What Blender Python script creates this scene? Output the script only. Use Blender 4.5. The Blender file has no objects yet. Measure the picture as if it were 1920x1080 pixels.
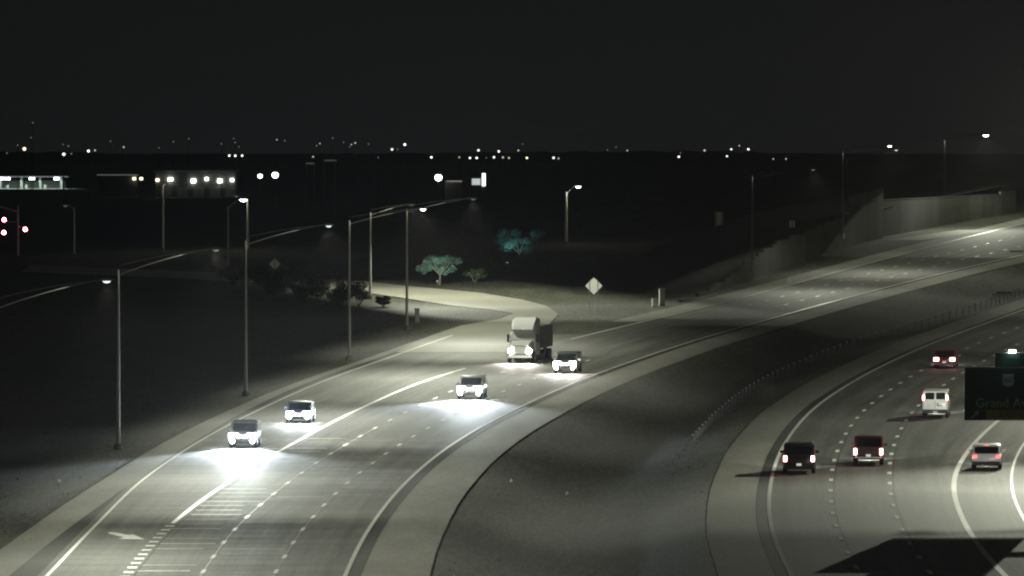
import bpy, bmesh, math, random
from mathutils import Vector, Matrix
random.seed(7)
R = math.radians
scene = bpy.context.scene
COL = scene.collection

# ------------------------------------------------------------------ camera, sky, exposure
cam_data = bpy.data.cameras.new('camera')
cam_data.sensor_width = 36.0
cam_data.lens = 13200.0 / 1920.0 * 36.0            # long zoom of a roadside camera
cam_data.clip_start = 1.0
cam_data.clip_end = 30000.0
cam = bpy.data.objects.new('camera', cam_data)
COL.objects.link(cam)
cam.location = (0, 0, 22.5)
cam.rotation_euler = (math.pi / 2 - math.atan(285.0 / 13200.0), 0, 0)
scene.camera = cam

world = bpy.data.worlds.new('World')
scene.world = world
world.use_nodes = True
wn = world.node_tree.nodes
bg = wn.get('Background') or wn.new('ShaderNodeBackground')
bg.inputs['Color'].default_value = (0.94, 0.96, 1.0, 1)   # night sky lit evenly by the town
bg.inputs['Strength'].default_value = 0.0066

scene.view_settings.view_transform = 'Standard'
scene.view_settings.look = 'None'
scene.view_settings.exposure = 0.0
scene.view_settings.gamma = 1.0
scene.view_settings.use_curve_mapping = False
cy = scene.cycles
cy.max_bounces = 4
cy.diffuse_bounces = 2
cy.glossy_bounces = 2
cy.transmission_bounces = 2
cy.volume_bounces = 0
cy.use_denoising = True
cy.sample_clamp_indirect = 2.0
cy.sample_clamp_direct = 40.0
cy.caustics_reflective = False
cy.caustics_refractive = False
cy.use_light_tree = True
cy.pixel_filter_type = 'BLACKMAN_HARRIS'
cy.filter_width = 2.2

# ------------------------------------------------------------------ materials
MATS = {}
def principled(name, col, rough=0.6, metal=0.0, spec=0.5, coat=0.0):
    m = bpy.data.materials.new(name); m.use_nodes = True
    b = m.node_tree.nodes['Principled BSDF']
    b.inputs['Base Color'].default_value = (*col, 1)
    b.inputs['Roughness'].default_value = rough
    b.inputs['Metallic'].default_value = metal
    b.inputs['Specular IOR Level'].default_value = spec
    b.inputs['Coat Weight'].default_value = coat
    MATS[name] = m
    return m

def noisy(name, c1, c2, rough=0.8, scales=((3.0, 3.0, 3.0), (0.15, 0.15, 0.15)), weights=(0.6, 0.4),
          spec=0.4, bump=0.0, island=0.0, contrast=1.6):
    """principled surface whose colour wanders between two tones by layered noise in world space"""
    m = principled(name, c1, rough, spec=spec)
    nt = m.node_tree; N = nt.nodes; Lk = nt.links
    b = N['Principled BSDF']
    geo = N.new('ShaderNodeNewGeometry')
    prev = None
    for sc, w in zip(scales, weights):
        mp = N.new('ShaderNodeMapping'); mp.inputs['Scale'].default_value = sc
        Lk.new(geo.outputs['Position'], mp.inputs['Vector'])
        nz = N.new('ShaderNodeTexNoise'); nz.inputs['Scale'].default_value = 1.0
        nz.inputs['Detail'].default_value = 5.0; nz.inputs['Roughness'].default_value = 0.65
        Lk.new(mp.outputs[0], nz.inputs['Vector'])
        mul = N.new('ShaderNodeMath'); mul.operation = 'MULTIPLY_ADD'
        mul.inputs[1].default_value = w
        Lk.new(nz.outputs['Fac'], mul.inputs[0])
        if prev is None: mul.inputs[2].default_value = 0.0
        else: Lk.new(prev, mul.inputs[2])
        prev = mul.outputs[0]
    if island:
        oi = N.new('ShaderNodeObjectInfo')
        a = N.new('ShaderNodeMath'); a.operation = 'MULTIPLY_ADD'; a.inputs[1].default_value = island
        sb = N.new('ShaderNodeMath'); sb.operation = 'SUBTRACT'; sb.inputs[1].default_value = island * 0.5
        Lk.new(oi.outputs['Random'], a.inputs[0]); Lk.new(prev, a.inputs[2]); Lk.new(a.outputs[0], sb.inputs[0])
        prev = sb.outputs[0]
    mr = N.new('ShaderNodeMapRange')
    mr.inputs['From Min'].default_value = 0.5 - 0.5 / contrast / 1.3
    mr.inputs['From Max'].default_value = 0.5 + 0.5 / contrast / 1.3
    Lk.new(prev, mr.inputs['Value'])
    mx = N.new('ShaderNodeMix'); mx.data_type = 'RGBA'
    mx.inputs[6].default_value = (*c1, 1); mx.inputs[7].default_value = (*c2, 1)
    Lk.new(mr.outputs[0], mx.inputs[0])
    Lk.new(mx.outputs[2], b.inputs['Base Color'])
    if bump:
        bp = N.new('ShaderNodeBump'); bp.inputs['Strength'].default_value = bump; bp.inputs['Distance'].default_value = 0.05
        Lk.new(prev, bp.inputs['Height']); Lk.new(bp.outputs[0], b.inputs['Normal'])
    return m

def glow(name, col, strength, sample=False):
    m = bpy.data.materials.new(name); m.use_nodes = True
    b = m.node_tree.nodes['Principled BSDF']
    b.inputs['Base Color'].default_value = (0.05, 0.05, 0.05, 1)
    b.inputs['Emission Color'].default_value = (*col, 1)
    b.inputs['Emission Strength'].default_value = strength
    if not sample: m.cycles.emission_sampling = 'NONE'
    MATS[name] = m
    return m

def road_mat(name, c1, c2, rough, island=0.0):
    m = noisy(name, c1, c2, rough, ((6.0, 0.5, 1.0), (0.25, 0.03, 0.1), (11, 0.9, 1)), (0.4, 0.2, 0.4), spec=0.12, bump=0.12, island=island, contrast=2.3)
    nt = m.node_tree; N = nt.nodes; Lk = nt.links
    mx = [n for n in N if n.type == 'MIX'][0]; b = N['Principled BSDF']
    uv = N.new('ShaderNodeUVMap')
    sx = N.new('ShaderNodeSeparateXYZ'); Lk.new(uv.outputs[0], sx.inputs[0])
    # two polished wheel tracks and an oily middle in each lane (u counts lanes)
    a = N.new('ShaderNodeMath'); a.operation = 'MULTIPLY'; a.inputs[1].default_value = 4 * math.pi
    Lk.new(sx.outputs[0], a.inputs[0])
    c = N.new('ShaderNodeMath'); c.operation = 'COSINE'; Lk.new(a.outputs[0], c.inputs[0])
    mp = N.new('ShaderNodeMapping'); mp.inputs['Scale'].default_value = (7.0, 0.035, 1)
    Lk.new(uv.outputs[0], mp.inputs['Vector'])
    nz = N.new('ShaderNodeTexNoise'); nz.inputs['Scale'].default_value = 1.0; nz.inputs['Detail'].default_value = 6; nz.inputs['Roughness'].default_value = 0.7
    Lk.new(mp.outputs[0], nz.inputs['Vector'])
    f = N.new('ShaderNodeMath'); f.operation = 'MULTIPLY_ADD'; f.inputs[1].default_value = 0.11
    Lk.new(c.outputs[0], f.inputs[0])
    g = N.new('ShaderNodeMapRange'); g.inputs['From Min'].default_value = 0.3; g.inputs['From Max'].default_value = 0.7
    g.inputs['To Min'].default_value = 0.62; g.inputs['To Max'].default_value = 1.2
    Lk.new(nz.outputs['Fac'], g.inputs['Value']); Lk.new(g.outputs[0], f.inputs[2])
    mu = N.new('ShaderNodeMix'); mu.data_type = 'RGBA'; mu.blend_type = 'MULTIPLY'; mu.inputs[0].default_value = 1.0
    Lk.new(mx.outputs[2], mu.inputs[6]); Lk.new(f.outputs[0], mu.inputs[7])
    Lk.new(mu.outputs[2], b.inputs['Base Color'])
    return m
GRAIN = (7.0, 0.55, 1.0)      # wear dragged along the lanes
road_mat('asphalt', (0.075, 0.076, 0.068), (0.15, 0.15, 0.132), 0.75)
road_mat('concrete_lane', (0.10, 0.10, 0.088), (0.20, 0.20, 0.172), 0.75)
road_mat('concrete_slab', (0.10, 0.10, 0.088), (0.20, 0.20, 0.172), 0.72, island=0.30)
noisy('shoulder_concrete', (0.23, 0.23, 0.20), (0.36, 0.355, 0.30), 0.8, (GRAIN, (0.5, 0.08, 0.1)), (0.5, 0.5), spec=0.1, bump=0.1, contrast=2.4)
noisy('shoulder_asphalt', (0.045, 0.046, 0.042), (0.085, 0.085, 0.075), 0.8, (GRAIN, (0.5, 0.08, 0.1)), (0.55, 0.45), spec=0.1, bump=0.1)
noisy('ramp_concrete', (0.28, 0.275, 0.23), (0.42, 0.41, 0.34), 0.75, (GRAIN, (0.4, 0.06, 0.1)), (0.5, 0.5), spec=0.1, bump=0.1)
noisy('gravel', (0.014, 0.016, 0.011), (0.135, 0.138, 0.102), 0.95, ((8, 0.6, 2), (0.35, 0.05, 0.2), (4, 0.3, 1)), (0.45, 0.2, 0.35), spec=0.2, bump=0.5, contrast=2.8)
noisy('embankment_gravel', (0.025, 0.027, 0.02), (0.065, 0.066, 0.05), 0.95, ((5, 0.8, 2), (0.4, 0.06, 0.2)), (0.5, 0.5), spec=0.2, bump=0.4)
noisy('wall_block', (0.06, 0.06, 0.047), (0.16, 0.157, 0.125), 0.9, ((2.0, 1.0, 4.0), (0.2, 0.1, 0.5)), (0.6, 0.4), spec=0.2, bump=0.4, island=0.3)
noisy('white_paint', (0.66, 0.66, 0.61), (0.86, 0.86, 0.80), 0.5, (GRAIN, (0.8, 0.2, 1)), (0.5, 0.5), spec=0.2)
noisy('worn_paint_glint', (0.34, 0.34, 0.30), (0.68, 0.68, 0.60), 0.55, (GRAIN, (0.8, 0.2, 1)), (0.5, 0.5), spec=0.5)
noisy('rock', (0.14, 0.135, 0.12), (0.34, 0.33, 0.30), 0.9, ((2, 2, 2), (6, 6, 6)), (0.5, 0.5), spec=0.2, island=0.5)
noisy('galvanised', (0.42, 0.42, 0.40), (0.60, 0.60, 0.57), 0.55, ((2, 2, 0.6), (9, 9, 3)), (0.5, 0.5))
noisy('aluminium', (0.52, 0.52, 0.48), (0.70, 0.70, 0.65), 0.5, ((1.5, 1.5, 1.5), (8, 8, 8)), (0.5, 0.5))
noisy('cabinet_paint', (0.30, 0.30, 0.27), (0.42, 0.42, 0.38), 0.6, ((1.5, 1.5, 1.5), (6, 6, 6)), (0.5, 0.5))
noisy('wood', (0.10, 0.075, 0.05), (0.18, 0.14, 0.10), 0.85, ((8, 8, 0.7), (1, 1, 0.2)), (0.6, 0.4))
noisy('bark', (0.06, 0.05, 0.035), (0.13, 0.105, 0.075), 0.9, ((9, 9, 2), (2, 2, 0.5)), (0.6, 0.4))
noisy('leaf', (0.030, 0.048, 0.022), (0.075, 0.11, 0.050), 0.6, ((1.2, 1.2, 1.2), (6, 6, 6)), (0.5, 0.5))
noisy('leaf_dark', (0.012, 0.018, 0.009), (0.036, 0.048, 0.024), 0.6, ((1.2, 1.2, 1.2), (6, 6, 6)), (0.5, 0.5))
noisy('leaf_teal_lit', (0.05, 0.09, 0.075), (0.11, 0.17, 0.14), 0.6, ((1.2, 1.2, 1.2), (6, 6, 6)), (0.5, 0.5))  # teal light on the crowns put into the leaf colour
noisy('building_wall', (0.10, 0.10, 0.09), (0.16, 0.155, 0.14), 0.85, ((0.3, 0.3, 0.8), (2, 2, 2)), (0.5, 0.5))
noisy('roof_sheet', (0.20, 0.21, 0.20), (0.30, 0.31, 0.30), 0.6, ((0.4, 0.4, 0.4), (3, 3, 3)), (0.5, 0.5))
noisy('forecourt', (0.30, 0.33, 0.28), (0.45, 0.48, 0.42), 0.8, ((0.3, 0.1, 0.3), (2, 0.6, 2)), (0.5, 0.5))
noisy('tyre', (0.012, 0.012, 0.012), (0.03, 0.03, 0.03), 0.85, ((9, 9, 9), (2, 2, 2)), (0.5, 0.5))
noisy('black_plastic', (0.012, 0.012, 0.013), (0.028, 0.028, 0.028), 0.6, ((5, 5, 5), (1, 1, 1)), (0.5, 0.5))
noisy('sign_green', (0.008, 0.035, 0.030), (0.014, 0.055, 0.045), 0.5, ((0.7, 0.7, 0.7), (5, 5, 5)), (0.6, 0.4))
noisy('sign_yellow', (0.28, 0.18, 0.05), (0.40, 0.27, 0.08), 0.5, ((0.9, 0.9, 0.9), (5, 5, 5)), (0.6, 0.4))
noisy('sign_letter', (0.34, 0.36, 0.38), (0.5, 0.52, 0.54), 0.5, ((3, 3, 3), (9, 9, 9)), (0.5, 0.5))
noisy('sign_ink', (0.010, 0.010, 0.010), (0.02, 0.02, 0.02), 0.5, ((3, 3, 3), (9, 9, 9)), (0.5, 0.5))
noisy('dark_steel', (0.05, 0.052, 0.055), (0.09, 0.092, 0.095), 0.5, ((2, 2, 2), (9, 9, 9)), (0.5, 0.5))
principled('glass', (0.012, 0.014, 0.016), 0.12, spec=0.6)
principled('amber_glass', (0.10, 0.055, 0.03), 0.2, spec=0.6)
principled('chrome', (0.6, 0.6, 0.6), 0.25, metal=1.0)
principled('rim', (0.30, 0.30, 0.31), 0.35, metal=0.8)
for nm, c in dict(paint_black=(0.012, 0.010, 0.011), paint_maroon=(0.055, 0.010, 0.012), paint_red=(0.10, 0.012, 0.014),
                  paint_white=(0.72, 0.73, 0.71), paint_silver=(0.46, 0.44, 0.40), paint_grey=(0.12, 0.125, 0.13),
                  paint_blue=(0.05, 0.07, 0.11)).items():
    noisy(nm, c, tuple(v * 1.25 + 0.002 for v in c), 0.3, ((1.2, 1.2, 1.2), (7, 7, 7)), (0.6, 0.4), spec=0.5)
    MATS[nm].node_tree.nodes['Principled BSDF'].inputs['Coat Weight'].default_value = 0.5
noisy('trailer_skin', (0.07, 0.07, 0.068), (0.11, 0.11, 0.105), 0.5, ((0.4, 0.4, 1.0), (3, 3, 3)), (0.5, 0.5))

# ------------------------------------------------------------------ mesh builder
class MB:
    def __init__(s): s.v = []; s.f = []; s.uv = None
    def add(s, vs, fs, M=None):
        o = len(s.v)
        for p in vs:
            p = Vector(p)
            s.v.append(tuple(M @ p) if M is not None else tuple(p))
        for f in fs: s.f.append(tuple(i + o for i in f))
        return s
    def box(s, x0, x1, y0, y1, z0, z1, M=None):
        v = [(x0, y0, z0), (x1, y0, z0), (x1, y1, z0), (x0, y1, z0), (x0, y0, z1), (x1, y0, z1), (x1, y1, z1), (x0, y1, z1)]
        f = [(0, 3, 2, 1), (4, 5, 6, 7), (0, 1, 5, 4), (1, 2, 6, 5), (2, 3, 7, 6), (3, 0, 4, 7)]
        return s.add(v, f, M)
    def bevbox(s, x0, x1, y0, y1, z0, z1, b, M=None):
        bm = bmesh.new(); bmesh.ops.create_cube(bm, size=1.0)
        for q in bm.verts:
            q.co = ((x0 + x1) / 2 + q.co.x * (x1 - x0), (y0 + y1) / 2 + q.co.y * (y1 - y0), (z0 + z1) / 2 + q.co.z * (z1 - z0))
        bmesh.ops.bevel(bm, geom=bm.edges[:], offset=b, segments=2, profile=0.6, affect='EDGES')
        bm.verts.index_update()
        s.add([q.co[:] for q in bm.verts], [tuple(q.index for q in f.verts) for f in bm.faces], M); bm.free()
        return s
    def loft(s, rings, cap=True, closed=True, M=None):
        n = len(rings[0]); v = [p for r in rings for p in r]; f = []
        for i in range(len(rings) - 1):
            for j in range(n if closed else n - 1):
                k = (j + 1) % n
                f.append((i * n + j, i * n + k, (i + 1) * n + k, (i + 1) * n + j))
        if cap:
            f.append(tuple(range(n - 1, -1, -1))); f.append(tuple((len(rings) - 1) * n + j for j in range(n)))
        return s.add(v, f, M)
    def tube(s, pts, radii, n=8, M=None):
        rings = []
        pts = [Vector(p) for p in pts]
        if not isinstance(radii, (list, tuple)): radii = [radii] * len(pts)
        for i, p in enumerate(pts):
            a = pts[max(i - 1, 0)]; b = pts[min(i + 1, len(pts) - 1)]
            d = (b - a).normalized()
            u = d.orthogonal().normalized() if abs(d.z) > 0.95 else d.cross(Vector((0, 0, 1))).normalized()
            w = d.cross(u)
            rings.append([p + (u * math.cos(2 * math.pi * k / n) + w * math.sin(2 * math.pi * k / n)) * radii[i] for k in range(n)])
        return s.loft(rings, M=M)
    def disc(s, c, axis, r, t, n=12, M=None):
        c = Vector(c); a = Vector(axis).normalized()
        return s.tube([c - a * t / 2, c + a * t / 2], r, n, M)
    def build(s, name, mat, parent=None, smooth=False, loc=None):
        me = bpy.data.meshes.new(name); me.from_pydata(s.v, [], s.f); me.update()
        if smooth:
            for p in me.polygons: p.use_smooth = True
            try: me.set_sharp_from_angle(angle=R(35))
            except Exception: pass
        if s.uv is not None:
            ul = me.uv_layers.new(name='UVMap')
            for lp in me.loops: ul.data[lp.index].uv = s.uv[lp.vertex_index]
        me.materials.append(MATS[mat])
        o = bpy.data.objects.new(name, me); COL.objects.link(o)
        if parent is not None: o.parent = parent
        if loc is not None: o.location = loc
        return o

def tag(o, label=None, cat=None, group=None, kind=None):
    if label: o['label'] = label
    if cat: o['category'] = cat
    if group: o['group'] = group
    if kind: o['kind'] = kind
    return o
def empty(name, loc=(0, 0, 0), rz=0.0):
    o = bpy.data.objects.new(name, None); COL.objects.link(o)
    o.location = loc; o.rotation_euler = (0, 0, rz); o.empty_display_size = 0.3
    return o
def copy_tree(o, parent=None):
    c = o.copy(); COL.objects.link(c); c.parent = parent
    for ch in list(o.children): copy_tree(ch, c)
    return c
def lamp(name, parent, loc, target, power, col, angle, blend, radius):
    l = bpy.data.lights.new(name, 'SPOT'); l.energy = power; l.color = col
    l.spot_size = R(angle); l.spot_blend = blend; l.specular_factor = 0.35 if name == 'beam' else 1.0; l.shadow_soft_size = radius
    o = bpy.data.objects.new(name, l); COL.objects.link(o); o.parent = parent
    o.location = loc
    o.rotation_euler = (Vector(target) - Vector(loc)).to_track_quat('-Z', 'Y').to_euler()
    return o

def road_light(name, parent, loc, power, col, back=-0.55, front=1.9, along=3.6, floor=0.006, pw=1.15):
    """street luminaire: light thrown wide along the road (local Y) and over it (local +X), little behind"""
    l = bpy.data.lights.new(name, 'POINT'); l.energy = power * 6.0; l.color = col; l.shadow_soft_size = 0.0; l.specular_factor = 0.35
    l.use_nodes = True
    nt = l.node_tree; N = nt.nodes; Lk = nt.links
    em = [n for n in N if n.type == 'EMISSION'][0]
    tc = N.new('ShaderNodeTexCoord'); sx = N.new('ShaderNodeSeparateXYZ'); Lk.new(tc.outputs['Normal'], sx.inputs[0])
    def mth(op, a, b=None, c=None):
        n = N.new('ShaderNodeMath'); n.operation = op
        for i, v in enumerate((a, b, c)):
            if v is None: continue
            if isinstance(v, (int, float)): n.inputs[i].default_value = v
            else: Lk.new(v, n.inputs[i])
        return n.outputs[0]
    def ss(v, a, b):
        n = N.new('ShaderNodeMapRange'); n.interpolation_type = 'SMOOTHSTEP'
        n.inputs['From Min'].default_value = min(a, b); n.inputs['From Max'].default_value = max(a, b)
        n.inputs['To Min'].default_value = 0.0 if a < b else 1.0; n.inputs['To Max'].default_value = 1.0 if a < b else 0.0
        Lk.new(v, n.inputs['Value']); return n.outputs[0]
    down = mth('MAXIMUM', mth('MULTIPLY', sx.outputs[2], -1.0), 0.02)
    tx = mth('DIVIDE', sx.outputs[0], down); ty = mth('ABSOLUTE', mth('DIVIDE', sx.outputs[1], down))
    t2 = mth('ADD', mth('MULTIPLY', tx, tx), mth('MULTIPLY_ADD', ty, ty, 1.0))
    w = mth('MULTIPLY', ss(tx, back - 0.55, back + 0.25), ss(tx, front + 0.7, front - 0.5))
    w = mth('MULTIPLY', w, ss(ty, along + 1.4, along - 1.6))
    w = mth('MULTIPLY', mth('MULTIPLY_ADD', w, 1.0 - floor, floor), mth('POWER', t2, pw))
    w = mth('MULTIPLY', mth('MINIMUM', w, 12.0), 1 / 6.0)
    w = mth('MULTIPLY', w, ss(down, 0.03, 0.16))
    Lk.new(w, em.inputs['Strength'])
    o = bpy.data.objects.new(name, l); COL.objects.link(o); o.parent = parent; o.location = loc
    return o

# ------------------------------------------------------------------ the lie of the land
def interp(tab):
    ys = [p[0] for p in tab]; xs = [p[1] for p in tab]; n = len(ys)
    m = []
    for i in range(n):
        if i == 0: m.append((xs[1] - xs[0]) / (ys[1] - ys[0]))
        elif i == n - 1: m.append((xs[-1] - xs[-2]) / (ys[-1] - ys[-2]))
        else: m.append((xs[i + 1] - xs[i - 1]) / (ys[i + 1] - ys[i - 1]))
    def f(y):
        if y <= ys[0]: return xs[0] + m[0] * (y - ys[0])
        if y >= ys[-1]: return xs[-1] + m[-1] * (y - ys[-1])
        i = 0
        while ys[i + 1] < y: i += 1
        h = ys[i + 1] - ys[i]; t = (y - ys[i]) / h; t2 = t * t; t3 = t2 * t
        return ((2 * t3 - 3 * t2 + 1) * xs[i] + (t3 - 2 * t2 + t) * h * m[i] + (-2 * t3 + 3 * t2) * xs[i + 1] + (t3 - t2) * h * m[i + 1])
    return f
YK = (240, 300, 350, 400, 450, 500, 550, 600, 650, 700, 800, 900, 1000, 1100, 1250)
inner_edge = interp(list(zip(YK, (-7.6, -8.3, -8.5, -8.05, -6.6, -3.9, 0.35, 5.7, 12.3, 20.0, 37.8, 58.2, 82, 107, 146))))
outer_edge = interp(list(zip(YK, (-18.8, -19.3, -19.6, -19.5, -17.9, -15.25, -11.9, -7.4, -0.5, 7.5, 25.8, 43.6, 62.6, 84, 117))))
aux_edge = interp([(240, -23.4), (300, -23.5), (350, -23.6), (400, -23.75), (450, -23.6), (500, -22.2), (550, -19.6), (600, -16), (650, -11.1), (700, -5.9), (730, -2.5)])
verge_edge = interp([(240, -27.5), (300, -27.8), (350, -27.8), (400, -27.3), (450, -26.2), (500, -24.6), (550, -21.9), (600, -18.1), (650, -13.1), (700, -8.0), (722, -5.6)])
right_edge = interp(list(zip(YK, (14.9, 14.2, 14.15, 14.75, 16.6, 19.5, 23.6, 29.2, 36, 43.9, 61.8, 81, 101, 122, 154))))
exit_line = interp([(240, 26.2), (300, 25.2), (350, 25.0), (400, 25.85), (450, 28.3), (500, 33.0), (550, 39.3), (600, 47.2), (700, 66)])
exit_right = interp([(240, 29.8), (300, 28.9), (350, 28.7), (400, 29.4), (450, 31.95), (500, 36.5), (550, 42.8), (600, 50.6), (700, 69.5)])
lane_a = lambda y: outer_edge(y) + 0.34 * (inner_edge(y) - outer_edge(y))
lane_b = lambda y: outer_edge(y) + 0.675 * (inner_edge(y) - outer_edge(y))
lane_r1 = lambda y: right_edge(y) + 3.55 + (y - 350) * 0.0026
lane_r2 = lambda y: right_edge(y) + 7.15 + (y - 350) * 0.0040
lane_r3 = lambda y: right_edge(y) + 10.8 + (y - 350) * 0.0056

def zc(y):
    t = min(max(y - 264, 0), 896)
    q = min(max(y - 1160, 0), 100)
    return 1.4e-5 * t * t + 2 * 1.4e-5 * 896 * (q - q * q / 200)
def smooth(a, b, x):
    t = min(max((x - a) / (b - a), 0), 1); return t * t * (3 - 2 * t)
def bumpy(x, y):
    return (math.sin(x * 0.9 + 1.3 * math.sin(y * 0.11)) * math.sin(y * 0.23 + x * 0.31) + 0.6 * math.sin(x * 2.3 + y * 0.41) * math.sin(y * 0.57 - x * 0.7)) * 0.5
def ground_z(x, y):
    z = zc(y) * (1 - smooth(95, 220, outer_edge(y) - x))
    ml = inner_edge(y) + 4.6; mr = right_edge(y) - 4.0
    if 200 < y < 1250:
        if ml < x < mr and mr - ml > 1:
            t = (x - ml) / (mr - ml)
            z -= 0.9 * (4 * t * (1 - t)) ** 1.5 - 0.05 * bumpy(x, y) * min(1, 8 * t * (1 - t))
        left = min(verge_edge(min(y, 722)), outer_edge(y) - 6) - x
        if left > 0: z += 0.10 * (bumpy(x, y) - 0.6) * smooth(0, 6, left)
    return z

# ground: one sheet to the horizon, its columns following the bend of the road
def make_ground():
    us = [-9000, -4000, -1500, -700, -400, -300, -220, -190, -160, -130, -110, -95] + [-90 + 2.5 * i for i in range(64)] + [75, 90, 120, 180, 400, 1200, 4000, 9000]
    ys = [-400, -100, 100, 200] + [240 + 6 * i for i in range(160)] + [1210, 1235, 1260, 1300, 1400, 1600, 1900, 2400, 3200, 4500, 6500, 9000]
    mb = MB()
    for y in ys:
        ox = outer_edge(min(max(y, 200), 9000))
        for u in us: mb.v.append((u + ox, y, ground_z(u + ox, y) - 0.006))
    n = len(us)
    for i in range(len(ys) - 1):
        for j in range(n - 1):
            mb.f.append((i * n + j, i * n + j + 1, (i + 1) * n + j + 1, (i + 1) * n + j))
    return tag(mb.build('ground', 'gravel', smooth=True), 'dark desert gravel ground beside and between the roads', kind='structure')
make_ground()

def ribbon(fa, fb, y0, y1, dz, step=4.0, cols=1, lanes=None):
    mb = MB(); mb.uv = [] if lanes else None; n = max(1, int(math.ceil((y1 - y0) / step)))
    for i in range(n + 1):
        y = y0 + (y1 - y0) * i / n
        a, b = fa(y), fb(y)
        for c in range(cols + 1):
            mb.v.append((a + (b - a) * c / cols, y, zc(y) + dz))
            if lanes: mb.uv.append((lanes[0] + (lanes[1] - lanes[0]) * c / cols, y))
    w = cols + 1
    for i in range(n):
        for c in range(cols):
            mb.f.append((i * w + c, i * w + c + 1, (i + 1) * w + c + 1, (i + 1) * w + c))
    return mb
def line(f, w, y0, y1, dz, step=4.0):
    return ribbon(lambda y: f(y) - w / 2, lambda y: f(y) + w / 2, y0, y1, dz, step)
off = lambda f, d: (lambda y: f(y) + d)

# low dark hills behind the town
def make_hills():
    mb = MB(); rng = random.Random(21); n = 600
    ph = [(rng.uniform(0.0008, 0.02), rng.uniform(0, 6.28), rng.uniform(0.3, 1.0)) for _ in range(9)]
    for i in range(n + 1):
        x = -2600 + 5200 * i / n
        h = 8.0 + sum(a * math.sin(k * x + p) * min(1.0, 0.006 / k) * 1.1 for k, p, a in ph) + rng.uniform(-0.9, 1.1)
        mb.v += [(x, 6000, -1.0), (x, 6090, max(3, h)), (x, 6400, max(2, h) * 0.8), (x, 7200, -1.0)]
    for i in range(n):
        for j in range(3): mb.f.append((i * 4 + j, (i + 1) * 4 + j, (i + 1) * 4 + j + 1, i * 4 + j + 1))
    tag(mb.build('hills', 'gravel', smooth=True), 'low dark hills along the horizon', kind='structure')
make_hills()

# ---- carriageway with oncoming traffic
road_l = tag(ribbon(lambda y: aux_edge(y) - 0.5 if y < 700 else outer_edge(y) - 0.5, off(inner_edge, 0.8), 240, 1250, 0.02, cols=8, lanes=(-0.13, 4.2)).build('road', 'concrete_lane'),
             'lit concrete carriageway with oncoming traffic', kind='structure')
# ---- carriageway leading away, with the exit lane
road_r = tag(ribbon(off(right_edge, -0.8), lambda y: max(exit_right(min(y, 620)) + 3.2 if y < 620 else 0, lane_r3(y) + 8), 240, 1250, 0.02, cols=8, lanes=(-0.2, 4.8)).build('road', 'asphalt'),
             'asphalt carriageway with traffic driving away', kind='structure')
exit_patch = tag(ribbon(lambda y: exit_line(y) - 0.9 - 0.5 * smooth(440, 470, y), off(exit_right, 3.0), 240, 700, 0.026, cols=4, lanes=(-0.25, 1.8)).build('exit_lane', 'concrete_lane', road_r))
# ---- shoulders
rag = lambda y: 0.012 * math.sin(y * 0.13) + 0.01 * math.sin(y * 0.41 + 1.0)
s1 = tag(ribbon(lambda y: verge_edge(y) + rag(y), off(aux_edge, -0.5), 240, 722, 0.012, 0.8).build('shoulder', 'shoulder_asphalt'), 'paved outer shoulder beside the merging lane', kind='structure')
tag(ribbon(lambda y: verge_edge(y) + rag(y), lambda y: verge_edge(y) + 2.2 - 1.2 * smooth(470, 600, y), 240, 722, 0.022, 0.8).build('gutter_strip', 'shoulder_concrete', s1))
tag(ribbon(off(inner_edge, 0.8), lambda y: inner_edge(y) + 4.3 + rag(y), 240, 1250, 0.016, 0.8).build('shoulder', 'shoulder_concrete'), 'pale concrete inner shoulder of the oncoming carriageway', kind='structure')
tag(ribbon(lambda y: right_edge(y) - 3.7 + rag(y + 31), off(right_edge, -0.8), 240, 1250, 0.016, 0.8).build('shoulder', 'shoulder_concrete'), 'pale concrete inner shoulder of the receding carriageway', kind='structure')
tag(ribbon(off(outer_edge, -3.6), off(outer_edge, -0.5), 735, 1250, 0.012).build('shoulder', 'shoulder_concrete'), 'pale outer shoulder below the block wall', kind='structure')
# dark edge strips beside the painted inner edges
tag(ribbon(off(inner_edge, 0.12), off(inner_edge, 0.78), 240, 1250, 0.027).build('edge_strip', 'shoulder_asphalt', road_l))
tag(ribbon(off(right_edge, -0.78), off(right_edge, -0.12), 240, 1250, 0.027).build('edge_strip', 'shoulder_asphalt', road_r))

# ---- on-ramp
RL = [(-10.9, 660), (-8.0, 700), (-5.2, 725), (-1.2, 742), (0.2, 757), (-2.5, 768), (-6.9, 780), (-11, 796), (-17, 818), (-26, 840), (-40, 862), (-62, 885)]
RR = [(1.0, 660), (2.4, 690), (3.8, 727), (5.0, 755), (3.8, 778), (1.2, 796), (-3.7, 817), (-10.7, 834), (-16.8, 850), (-23.2, 863), (-40, 886), (-62, 909)]
mb = MB()
for (a, b) in zip(RL, RR):
    for t in (0, 0.5, 1):
        x = a[0] + (b[0] - a[0]) * t; y = a[1] + (b[1] - a[1]) * t
        mb.v.append((x, y, zc(y) + 0.035))
for i in range(len(RL) - 1):
    for c in range(2): mb.f.append((i * 3 + c, i * 3 + c + 1, i * 3 + c + 4, i * 3 + c + 3))
road_ramp = tag(mb.build('road', 'ramp_concrete', smooth=True), 'brightly lit pale on-ramp bending in behind the dark shrubs', kind='structure')

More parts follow.
